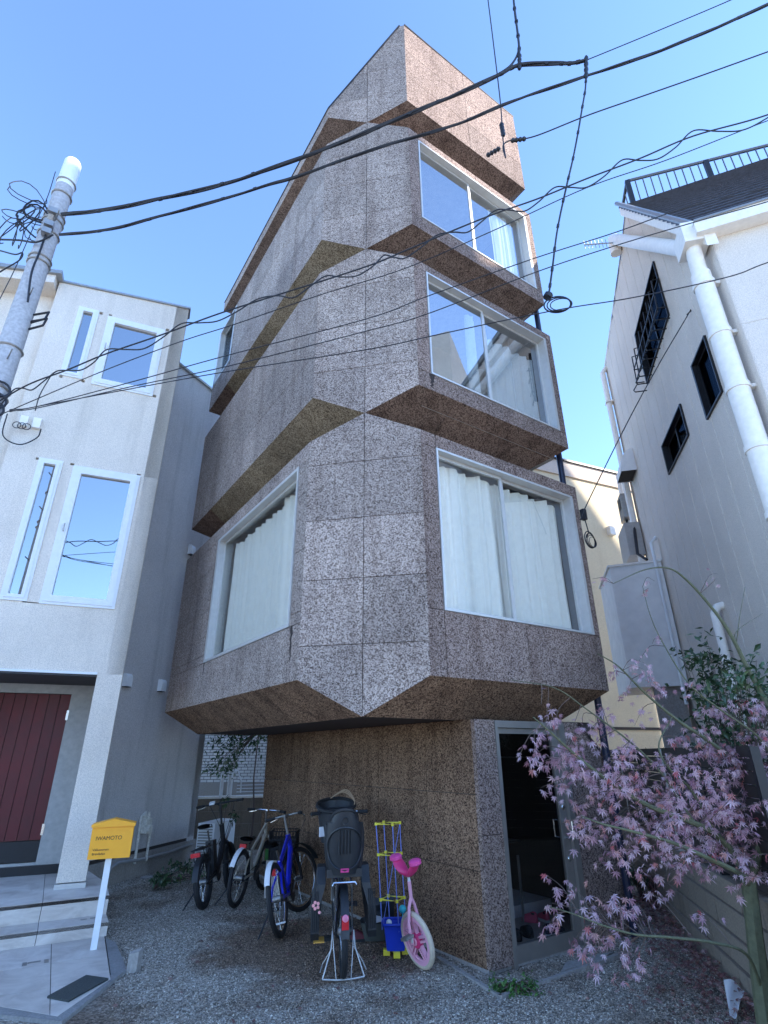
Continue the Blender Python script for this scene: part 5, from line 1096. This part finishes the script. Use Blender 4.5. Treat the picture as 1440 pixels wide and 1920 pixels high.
# hanging toy tower of yellow frames and blue cords over a blue bucket
tp = V3(.075, 6.2, 0); tw = thing('toy_tower', 'tower of yellow square frames on thin blue rods standing in the blue bucket', 'toy', zg(tp))
M_yel = plain('yellow_plastic', (.85,.72,.06), .4, 0, .05); M_rod = plain('blue_rod', (.16,.22,.6), .5); M_bkt = plain('blue_bucket_plastic', (.015,.05,.5), .35, 0, .05)
aT = .35; hh_ = (.19, .42, .78, 1.04); tops = []
for i, z in enumerate(hh_):
    cx = -.06*(z)/1.04; hw_ = .12+.008*(i == 3)
    cs4 = [V3(cx+hw_*math.cos(aT+k*math.pi/2), hw_*math.sin(aT+k*math.pi/2)+.10*z*.6, z) for k in range(4)]; tops.append(cs4)
    if i:
        f = MB().tube(cs4, .009, 6, closed=True).build('frame', M_yel, tw, local=True)
        for c in cs4: MB().lathe(c-UP*.012, UP, [(.014,0),(.014,.024)], 8).build('joint', M_yel, f, local=True)
for k in range(4): MB().tube([tops[i][k] for i in range(4)], .005, 6).build('rod', M_rod, tw, smooth=True, local=True)
MB().tube([tops[3][0], tops[0][2]], .003, 5).build('cord', M_rod, tw, local=True)
bkp = zg(tp+V3(0,0,0)); bkt = thing('bucket', 'square blue plastic bucket on yellow feet below the yellow and blue toy tower', 'bucket', bkp)
def sq(a, r_): c = max(abs(math.cos(a)), abs(math.sin(a))); return V3(r_*math.cos(a)/c**.75, r_*math.sin(a)/c**.75, 0)
MB().grid(lambda u_, v_: sq(6.2832*u_, .085+.028*v_)+UP*(.045+.20*v_), 32, 3).build('wall', M_bkt, bkt, smooth=True, local=True)
MB().tube([sq(6.2832*i/32, .118)+UP*.245 for i in range(32)], .012, 6, closed=True).build('rim', M_bkt, bkt, smooth=True, local=True); MB().prism([sq(6.2832*i/16, .085)+UP*.06 for i in range(16)], UP, .015).build('bottom', M_bkt, bkt, local=True)
for k in range(4): MB().box((.085*math.cos(k*1.571+.1), .085*math.sin(k*1.571+.1), .022), (.03,0,0), (0,.03,0), (0,0,.022)).build('foot', M_yel, bkt, local=True)
def sphere(r_, n=12): return [(r_*math.sin(math.pi*i/n)+1e-4, -r_*math.cos(math.pi*i/n)) for i in range(n+1)]
for (dx, dy, z, r_, mt, l) in ((-.06, -.06, .25, .028, M_silver, 'white ball lying on the rim of the blue bucket'), (.07, .05, .33, .035, plain('turquoise', (.05,.5,.55), .5), 'turquoise ball on a stick in the blue bucket')):
    p = bkp+V3(dx, dy, z); m = MB(); m.lathe(p, UP, sphere(r_), 14)
    if dx > 0: m.tube([p-UP*.12, p], .005, 5)
    tag(m.build('ball', mt, smooth=True), l, 'toy')
# black tub with odds and ends
tbp = zg((-.10, 6.62)); tub_ = thing('storage_tub', 'dark grey tub with spilled toys between the leg guard and the blue bucket', 'tub', tbp)
MB().grid(lambda u_, v_: sq(6.2832*u_, .11+.04*v_)*V3(1.15,.85,1)+UP*(.01+.15*v_), 28, 3).build('wall', plain('tub_plastic', (.06,.065,.06), .6), tub_, smooth=True, local=True)
MB().box((.02,.13,.21), (.15,0,.03), (0,.012,.03), (0,-.04,.09)).build('lid', M_plast, tub_, local=True); MB().box((0,0,.1), (.12,0,0), (0,.08,0), (0,0,.02)).build('contents', M_rubber, tub_, local=True)
def shoe(label, cat, p, rz, L, mat, sole, group=None, hgt=.075):
    t = thing('shoe', label, cat, p, rz, group)
    def f(u_, v_):
        x = -L/2+L*u_; a = v_*math.pi; wd = L*.19*(.82+.35*math.sin(u_*2.6))*math.sqrt(max(.02, 1-(2*u_-1)**8)); hz = hgt*(1-.58*max(0, (u_-.32)/.68)**.8)*math.sqrt(max(.03, 1-(2*u_-1)**10)); return V3(x, wd*math.cos(a), .02+hz*math.sin(a)**.6)
    MB().grid(f, 18, 10).build('upper', mat, t, smooth=True, local=True)
    MB().prism([V3(-L/2+L*u_, s*L*.2*(.82+.35*math.sin(u_*2.6))*math.sqrt(max(.02, 1-(2*u_-1)**6)), .024) for s, rng in ((-1, np.linspace(0, 1, 12)), (1, np.linspace(1, 0, 12))) for u_ in rng], UP, .024).build('sole', sole, t, local=True)
    MB().lathe(V3(-L*.24, 0, hgt*.93), UP, [(.032,0),(.026,.016)], 12).build('collar', M_rubber, t, local=True); return t
shoe('white and black toy shoe lying in the dark grey tub', 'shoe', tbp+V3(-.03,-.03,.13), .6, .2, M_silver, M_rubber); shoe('black shoe lying crosswise in the dark grey tub', 'shoe', tbp+V3(.06,.03,.13), -.7, .19, M_rubber, M_silver)
shoe('dark maroon shoe on the ground left of the grey tub', 'shoe', zg((-.27, 6.6)), .3, .2, plain('maroon', (.12,.02,.03), .7), M_rubber)
# shoes behind the glass door
ip = lambda u_, d_: oB+uR*u_-nR*d_+UP*.052
M_rose = plain('rose_fabric', (.75,.12,.2), .7); M_navyf = plain('navy_fabric', (.015,.02,.05), .8)
rzd = math.atan2(-uL[1], -uL[0])
shoe('small pink shoe behind the glass door, the left one', 'shoe', ip(1.30, .76), rzd+math.pi+.5, .17, M_rose, M_rose, 'shoes behind the glass door'); shoe('small pink shoe behind the glass door, the right one', 'shoe', ip(1.45, .70), rzd+math.pi-.2, .17, M_rose, M_silver, 'shoes behind the glass door')
shoe('black shoe nearest the left jamb behind the glass door', 'shoe', ip(.74, .46), rzd+2.9, .24, M_rubber, M_rubber, 'shoes behind the glass door'); shoe('black shoe in the middle behind the glass door', 'shoe', ip(.93, .46), rzd+2.6, .24, M_rubber, M_rubber, 'shoes behind the glass door')
shoe('navy sneaker with white sole behind the glass door', 'shoe', ip(1.16, .32), rzd+1.5, .25, M_navyf, M_silver, 'shoes behind the glass door')
# chair legs glimpsed in the hall
m = MB()
for u_, d_ in ((1.0,.8),(1.25,.8),(1.0,1.1),(1.25,1.1)): m.tube([ip(u_, d_), ip(u_, d_)+UP*.6], .015, 6)
chair = thing('hall_stool', 'thin legged dark stool standing inside the dark doorway', 'stool', ip(1.1, .95))
m.build('legs', M_grime, chair); MB().obox(oB, uR, UP, nR, .97, 1.28, .78, .80, -1.13, -.77).build('seat', M_dark, chair)
# storage crate with green lid, far bicycle basket
cp_ = zg((-1.48, 8.55)); cbx = thing('storage_box', 'cream storage box with a green lid between the champagne and blue bicycles', 'box', cp_, .1)
MB().bx(-.12, .12, -.14, .14, 0, .42).build('body', M_cream, cbx, local=True); MB().bx(-.14, .14, -.16, .16, .42, .54).build('lid', plain('green_plastic', (.02,.18,.03), .5), cbx, local=True)
bp_ = zg((-1.30, 8.0)); bs = thing('wire_basket', 'black wire basket beside the handlebar of the blue bicycle', 'basket', bp_)
m = MB()
for k in range(10):
    for q in range(2): x = -.16+.32*k/9; m.tube([(x,-.13,.5),(x,-.14,.8)] if q else [(x,.13,.5),(x,.14,.8)], .004, 4); y = -.13+.26*k/9; m.tube([(-.16 if q else .16,y,.5),(-.17 if q else .17,y,.8)], .004, 4)
for z in (.5, .6, .7, .8): m.tube([(-.165,-.135,z),(.165,-.135,z),(.165,.135,z),(-.165,.135,z)], .006, 4, closed=True)
m.build('mesh', M_dark, bs, local=True); MB().tube([(0,0,0),(0,0,.5)], .02, 6).build('stand', M_dark, bs, local=True); MB().bx(-.15, .15, -.12, .12, .5, .72).build('liner', M_rubber, bs, local=True)

# ---------------------------------------------------------------- planting
def m_leaf(name, stops, trans=.35, nscale=2.5):
    k = N(name); k.t.nodes.remove(k.b); gi = k.n('NewGeometry'); oi = k.n('ObjectInfo'); nz = k.n('TexNoise', Scale=nscale, Detail=3.); k.l(k.coord(kind='Object'), nz.inputs['Vector'])
    a = k.n('Math', _operation='ADD'); k.l(gi.outputs['Random Per Island'], a.inputs[0]); k.l(oi.outputs['Random'], a.inputs[1]); f = k.n('Math', _operation='FRACT'); k.l(a.outputs[0], f.inputs[0])
    c = k.ramp(f.outputs[0], stops); c = k.mul(c, k.ramp(nz.outputs[0], [(.35, (.72,.72,.72)), (.65, (1.15,1.15,1.15))]))
    d = k.n('BsdfDiffuse'); t = k.n('BsdfTranslucent'); g = k.n('BsdfGlossy'); g.inputs['Roughness'].default_value = .45
    k.l(c, d.inputs[0]); k.l(c, t.inputs[0]); m = k.n('MixShader'); m.inputs[0].default_value = trans; k.l(d.outputs[0], m.inputs[1]); k.l(t.outputs[0], m.inputs[2])
    m2 = k.n('MixShader'); m2.inputs[0].default_value = .06; k.l(m.outputs[0], m2.inputs[1]); k.l(g.outputs[0], m2.inputs[2]); k.l(m2.outputs[0], k.out.inputs[0]); return k.m
M_maple = m_leaf('maple_leaf', [(0, (.36,.16,.21)), (.25, (.5,.28,.34)), (.55, (.6,.4,.46)), (.8, (.7,.52,.58)), (.94, (.62,.3,.26)), (1, (.5,.08,.1))])
M_bark = plain('maple_bark', (.105,.11,.06), .8, 0, .25, 30., .3); M_twig = plain('maple_twig', (.13,.09,.075), .8, 0, .2, 20.)
M_green = m_leaf('dark_green_leaf', [(0, (.02,.05,.02)), (.5, (.045,.095,.035)), (.9, (.09,.15,.06)), (1, (.2,.22,.14))], .2)
M_litter = m_leaf('fallen_leaf', [(0, (.12,.04,.035)), (.5, (.25,.1,.09)), (.8, (.35,.2,.16)), (1, (.45,.3,.3))], .1)
M_weed = m_leaf('weed_leaf', [(0, (.04,.12,.02)), (.6, (.08,.22,.04)), (1, (.16,.32,.07))], .3)
def maple_leaf(L=1., droop=.3):
    vs = [(0, 0, 0)]; fs = []
    for i, (a, l) in enumerate(((-118,.45),(-78,.75),(-38,.95),(0,1.08),(38,.95),(78,.75),(118,.45))):
        a = math.radians(a); d = np.array([math.cos(a), math.sin(a)]); n = np.array([-d[1], d[0]]); b = len(vs); m_ = l*.42
        vs += [(*(d*m_+n*l*.115), -droop*m_*m_), (*(d*l), -droop*l*l), (*(d*m_-n*l*.115), -droop*m_*m_)]; fs += [(0, b+2, b+1, b)]
    return np.array(vs)*L, fs
def oval_leaf(L=1., wd=.22, droop=.2):
    return np.array([(0,0,0),(.4,wd,-.05),(1,0,-droop),(.4,-wd,-.05),(.45,0,.0)])*L, [(0,4,1),(4,2,1),(0,3,4),(3,2,4)]
def rotm(rg, flat=.6):
    """leaf frame: random heading, tilted away from level"""
    h = rg.uniform(0, 6.283); e = Matrix.Rotation(h, 3, 'Z') @ Matrix.Rotation(rg.gauss(.25, flat), 3, 'Y') @ Matrix.Rotation(rg.gauss(0, flat), 3, 'X'); return e
def leaves(parent, places, shape, mat, rg, size, n_single, name_single, name_mass, flat=.6, hang=False):
    """the first n_single leaves as objects of their own, all others joined"""
    V, Fc = shape; off = np.array(parent.location); me = bpy.data.meshes.new(name_single); me.from_pydata([tuple(v) for v in V], [], Fc); me.materials.append(mat)
    bigv, bigf = [], []
    cd = lambda p: -np.linalg.norm(p-O)
    places = sorted(places, key=lambda p: -cd(p)) if n_single else places
    for i, p in enumerate(places):
        s = size*rg.uniform(.6, 1.25); Rm = rotm(rg, flat)
        if hang: Rm = Matrix.Rotation(rg.uniform(0, 6.28), 3, 'Z') @ Matrix.Rotation(rg.gauss(.9, .45), 3, 'Y') @ Matrix.Rotation(rg.gauss(0, .5), 3, 'X')
        if i < n_single:
            o = link(name_single, me, parent); o.matrix_local = Matrix.Translation(Vector(p-off)) @ (Rm*s).to_4x4()
        else:
            W = V@np.array(Rm*s).T+p-off; b = len(bigv); bigv += [tuple(v) for v in W]; bigf += [tuple(b+j for j in f) for f in Fc]
    if bigv:
        m2 = bpy.data.meshes.new(name_mass); m2.from_pydata(bigv, [], bigf); m2.materials.append(mat); o = link(name_mass, m2, parent, kind='stuff'); return o
# Japanese maple standing in front of the block wall
TP = V3(2.26, 4.36, 0); ATR = math.radians(72)
mp_ = thing('maple_tree', 'Japanese maple with pink purple star leaves spreading in front of the glass door', 'tree', TP)
rg = random.Random(21)
def tp(x, y, d=0.): return pv(x, y, TP+hd(ATR-math.pi/2)*d, ATR)
limbs = []
def limb(pts, r0, r1, name='branch', mat=None, par=None, wob=.0):
    P_ = spline([tp(*p) for p in pts], 6); n = len(P_); rr_ = [r0+(r1-r0)*i/(n-1) for i in range(n)]
    MB().tube(P_, rr_, 7).build(name, mat or M_bark, mp_, smooth=True); limbs.append(P_); return P_
limb([(1448,1990,0),(1432,1880,0),(1420,1790,0),(1408,1690,0),(1404,1650,0)], .06, .045, 'trunk')
limb([(1404,1655,0),(1375,1600,.02),(1335,1560,.0),(1280,1535,-.05),(1215,1510,-.1),(1150,1470,-.1),(1090,1425,-.1),(1040,1380,-.12),(1000,1345,-.15)], .026, .004)
limb([(1404,1655,0),(1425,1590,0),(1440,1520,.0),(1452,1430,0),(1440,1330,.05),(1400,1250,.1),(1370,1190,.1),(1335,1140,.12),(1290,1090,.15),(1255,1066,.15),(1210,1068,.15),(1150,1094,.15)], .03, .003)
limb([(1440,1500,0),(1390,1440,.0),(1330,1390,.0),(1270,1350,.05),(1210,1300,.1),(1160,1250,.1),(1120,1225,.12)], .02, .003)
limb([(1404,1660,0),(1390,1640,-.1),(1330,1610,-.15),(1260,1580,-.2),(1190,1560,-.25),(1130,1545,-.2),(1090,1530,-.2)], .02, .003)
limb([(1430,1860,0),(1400,1790,-.12),(1340,1768,-.2),(1260,1758,-.25),(1190,1752,-.2),(1130,1735,-.2),(1070,1712,-.2),(1030,1700,-.2)], .011, .002)
limb([(1260,1345,.05),(1235,1400,.0),(1262,1450,0),(1295,1480,.05),(1340,1560,0)], .004, .011)
limb([(1452,1430,0),(1420,1380,-.1),(1350,1330,-.1),(1290,1280,-.1),(1240,1200,0),(1218,1150,.0),(1205,1100,.05)], .009, .002)
limb([(1300,1540,0),(1240,1450,.1),(1180,1390,.1),(1100,1330,.15),(1040,1290,.15),(960,1275,.15)], .009, .0025)
limb([(1380,1210,.1),(1388,1150,.1),(1397,1100,.1)], .004, .0015); limb([(1375,1200,.1),(1385,1180,.1),(1430,1150,.15)], .004, .0015)
allp = np.array([p for L_ in limbs[1:] for p in L_])
clus = [(1010,1400,38,26),(955,1440,26,14),(1080,1395,55,60),(1040,1450,40,36),(1105,1450,50,50),(1150,1490,55,80),(1205,1520,60,130),(1270,1480,65,150),(1345,1490,70,190),(1415,1470,55,130),(1260,1540,60,110),(1320,1530,55,110),(1180,1565,55,80),(1125,1590,45,50),(1215,1600,45,60),(1085,1600,35,24),(1240,1645,26,16),(1355,1600,35,40),(1100,1725,52,80),(1155,1745,40,50),(1060,1740,30,26),(1205,1735,28,16),(1250,1320,50,40),(1180,1290,45,28),(1375,1400,60,90),(1425,1370,50,70),(1300,1345,50,50),(1205,1235,30,12),(1240,1225,30,10),(1330,1430,60,90),(1410,1560,40,60),(1390,1430,60,90),(1010,1350,30,10),(1120,1330,45,20),(1200,1400,55,50),(1130,1080,20,3),(1345,1085,14,5),(1205,1085,25,4),(985,1345,18,5),(1160,1450,50,50),(1430,1520,50,90),(1440,1430,50,80),(1445,1490,45,90),(1300,1450,60,90),(1100,1500,55,60),(1050,1400,50,40),(1400,1330,45,40),(1290,1510,60,90),(1230,1560,50,60),(1380,1540,50,80)]
pts = []; tw_ = MB()
for (x, y, rad, n) in clus:
    n = int(n*1.02); dc = rg.uniform(-.15, .25); c = tp(x, y, dc); R3 = rad/1021*np.linalg.norm(c-O)*1.0
    ntw = max(2, n//9)
    for t in range(ntw):
        e = c+np.array([rg.gauss(0, .75)*R3, rg.gauss(0, .7)*R3, rg.gauss(0, .7)*R3]); a = allp[np.argmin(((allp-e)**2).sum(1)+np.array([rg.random()*.02 for _ in range(len(allp))]))]
        mid = (a+e)/2+np.array([rg.uniform(-.03, .03), rg.uniform(-.03, .03), rg.uniform(.0, .06)]); tw_.tube(spline([a, mid, e], 3), [.0028, .0026, .0024, .0022, .002, .0016, .0012], 4)
        m_ = max(1, round(n/ntw))
        for q in range(m_):
            k = rg.random()**.7; b = mid+(e-mid)*k if rg.random() < .8 else a+(mid-a)*(.5+.5*k); pts.append(b+np.array([rg.gauss(0, .028), rg.gauss(0, .03), rg.gauss(-.015, .025)]))
tw_.build('twigs', M_twig, mp_, smooth=True)['kind'] = 'stuff'
leaves(mp_, pts, maple_leaf(1., .28), M_maple, rg, .041, 300, 'leaf', 'foliage', flat=.55, hang=True)
# leafy shrubs
def shrub(label, base, blobs, n, size, mat, trunk=None, seed=1, shape=None, name='shrub', cat='shrub', flat=.6, group=None):
    rg = random.Random(seed); t = thing(name, label, cat, base); P_ = []; m = MB(); tot = sum(b[3] for b in blobs)
    for (c, rx, rz, wgt) in blobs:
        c = V3(c); k = int(n*wgt/tot)
        st_ = [c+np.array([rg.gauss(0, .5)*rx, rg.gauss(0, .5)*rx, rg.gauss(0, .5)*rz]) for _ in range(max(3, k//14))]
        for q in st_: m.tube([trunk[-1] if trunk else V3(base), (V3(trunk[-1] if trunk else base)+q)/2+UP*.04, q], [.008, .005, .002], 4)
        for i in range(k):
            q = st_[i % len(st_)]; P_.append(q+np.array([rg.gauss(0, .09), rg.gauss(0, .09), rg.gauss(0, .07)])*(rx/.35))
    if trunk: m.tube(trunk, [.022-.012*i/(len(trunk)-1) for i in range(len(trunk))], 7)
    m.build('stem', M_twig, t, smooth=True); leaves(t, P_, shape or oval_leaf(), mat, rg, size, 0, 'leaf', 'foliage', flat); return t
a = pv(1350, 1330, b0-nK*.55, AK); f0 = O0(a)+UP*.7
shrub('tall green glossy leaved shrub behind the maple and the slat fence', f0, [(a, .30, .4, 5), (pv(1390, 1400, b0-nK*.5, AK), .3, .3, 4), (pv(1320, 1240, b0-nK*.6, AK), .2, .25, 2), (pv(1430, 1300, b0-nK*.6, AK), .3, .3, 3)], 1500, .085, M_green, seed=4)
a = pv(1330, 1440, b0-nK*.5, AK)
shrub('dark low shrub in the bed right behind the slat fence', O0(a)+UP*.7, [(a, .35, .25, 3), (pv(1260, 1440, b0-nK*.5, AK), .3, .2, 2)], 500, .07, M_green, seed=14)
tb0 = zg((-2.42, 11.2)); tq = [tb0, tb0+V3(.02,0,.7), tb0+V3(-.03,0,1.3), tb0+V3(0,0,2.1)]
shrub('slender young tree with dark leaves at the back of the yard beside the cork wall', tb0, [(tb0+V3(-.35,-.1,1.75), .38, .22, 4), (tb0+V3(-.1,0,2.05), .4, .2, 4), (tb0+V3(-.55,-.2,1.45), .3, .14, 2), (tb0+V3(-.6,0,2.1), .3, .14, 2)], 620, .1, M_green, trunk=tq, seed=6, name='young_tree', cat='tree')
shrub('thin leafy twig plant growing behind the black bicycle', zg((-2.75, 10.5)), [(zg((-2.75, 10.5))+V3(0,0,.95), .16, .12, 1), (zg((-2.75, 10.5))+V3(.1,0,.7), .14, .12, .6)], 70, .09, M_green, seed=16, name='plant', cat='plant')
pf = zg((-3.2, 8.9)); shrub('low leafy fern plant at the foot of the grey wall beside the black bicycle', pf, [(pf+V3(.1,0,.13), .16, .06, 1), (pf+V3(.3,.3,.2), .18, .1, 1)], 160, .09, M_green, seed=7, name='fern', cat='plant')
for i, (x, y, n_, l) in enumerate(((1205,1690,120,'dark green fern at the right foot of the cork tower by the block wall'),(1235,1705,70,'small brownish fern between the maple branches and the block wall'))):
    q = pz(x, y, 0); shrub(l, q, [(q+UP*.22, .16, .14, 1)], n_, .13, M_green if i == 0 else M_litter, seed=30+i, name='fern', cat='plant', shape=oval_leaf(1., .09, .5))
q = pz(968, 1862, 0); shrub('tuft of bright green weeds in the gravel in front of the cork corner', q, [(q+UP*.03, .12, .035, 2), (q+V3(.12,.02,.03), .1, .03, 1), (q+V3(-.1,0,.03), .08, .03, 1)], 520, .04, M_weed, seed=9, name='weed_tuft', cat='weeds')
q = pz(318, 1655, 0); shrub('low green weeds in the gravel near the grey house plinth', q, [(q+UP*.03, .2, .03, 2), (q+V3(.3,.3,.03), .2, .03, 1.5)], 320, .05, M_weed, seed=10, name='weed_tuft', cat='weeds')
q = pz(500, 1660, 0)
# leaf litter along the block wall
rgl = random.Random(5); V_, F_l = maple_leaf(.034, .3); lv, lf = [], []
def litter(n, fx):
    for i in range(n):
        p = fx(); s = rgl.uniform(.6, 1.2); W = V_*s@np.array(rotm(rgl, .25)).T+p; b = len(lv); lv.extend(tuple(v) for v in W); lf.extend(tuple(b+j for j in f) for f in F_l)
def lf1():
    t = rgl.uniform(.2, 4.6); d = abs(rgl.gauss(0, .22)); p = b0+uK*t+nK*(d+.02); return V3(p[0], p[1], .035+max(0, .09-.3*d)*rgl.random())
litter(1500, lf1)
def lf2():
    x, y = rgl.uniform(1150, 1330), rgl.uniform(1740, 1900); p = pz(x, y, 0); return V3(p[0], p[1], .03)
litter(160, lf2)
def lf3():
    p = V3(rgl.uniform(-2, 2.2), rgl.uniform(4.6, 8), 0); return V3(p[0], p[1], ground_z(p[0], p[1])+.015)
litter(190, lf3)
me = bpy.data.meshes.new('leaf_litter'); me.from_pydata(lv, [], lf); me.materials.append(M_litter); link('leaf_litter', me, label='fallen red brown maple leaves lying along the block wall', cat='fallen leaves', kind='stuff')
# crumpled white sheet
q = [pz(x, y, .0) for x, y in ((1363,1868),(1400,1878),(1392,1925),(1372,1922))]
sq_ = MB().grid(lambda u_, v_: (q[0]*(1-u_)+q[1]*u_)*(1-v_)+(q[3]*(1-u_)+q[2]*u_)*v_+UP*(.05+.04*math.sin(5*u_+3*v_)*u_+.05*(1-v_)), 8, 8); tag(sq_.build('paper_sheet', M_white, smooth=True), 'crumpled white sheet on the fallen leaves at the bottom right', 'paper')
# thin concrete strip set in the gravel round the tower corner
kb = MB()
for a, b in (((822,1798),(938,1872)),((938,1872),(1052,1832)),((1052,1832),(1168,1790))):
    p, q = pz(*a, 0), pz(*b, 0); d = nrm(q-p); n = V3(-d[1], d[0], 0)
    kb.prism([p+n*.018+UP*.02, p-n*.018+UP*.02, q-n*.018+UP*.02, q+n*.018+UP*.02], UP, .1)
kb.prism([V3(p[0], p[1], .017) for p in (pz(1052,1826,0), pz(1062,1808,0), pz(1150,1788,0), pz(1130,1800,0))], UP, .05)
kb.build('concrete_edging', M_conc, kind='structure')
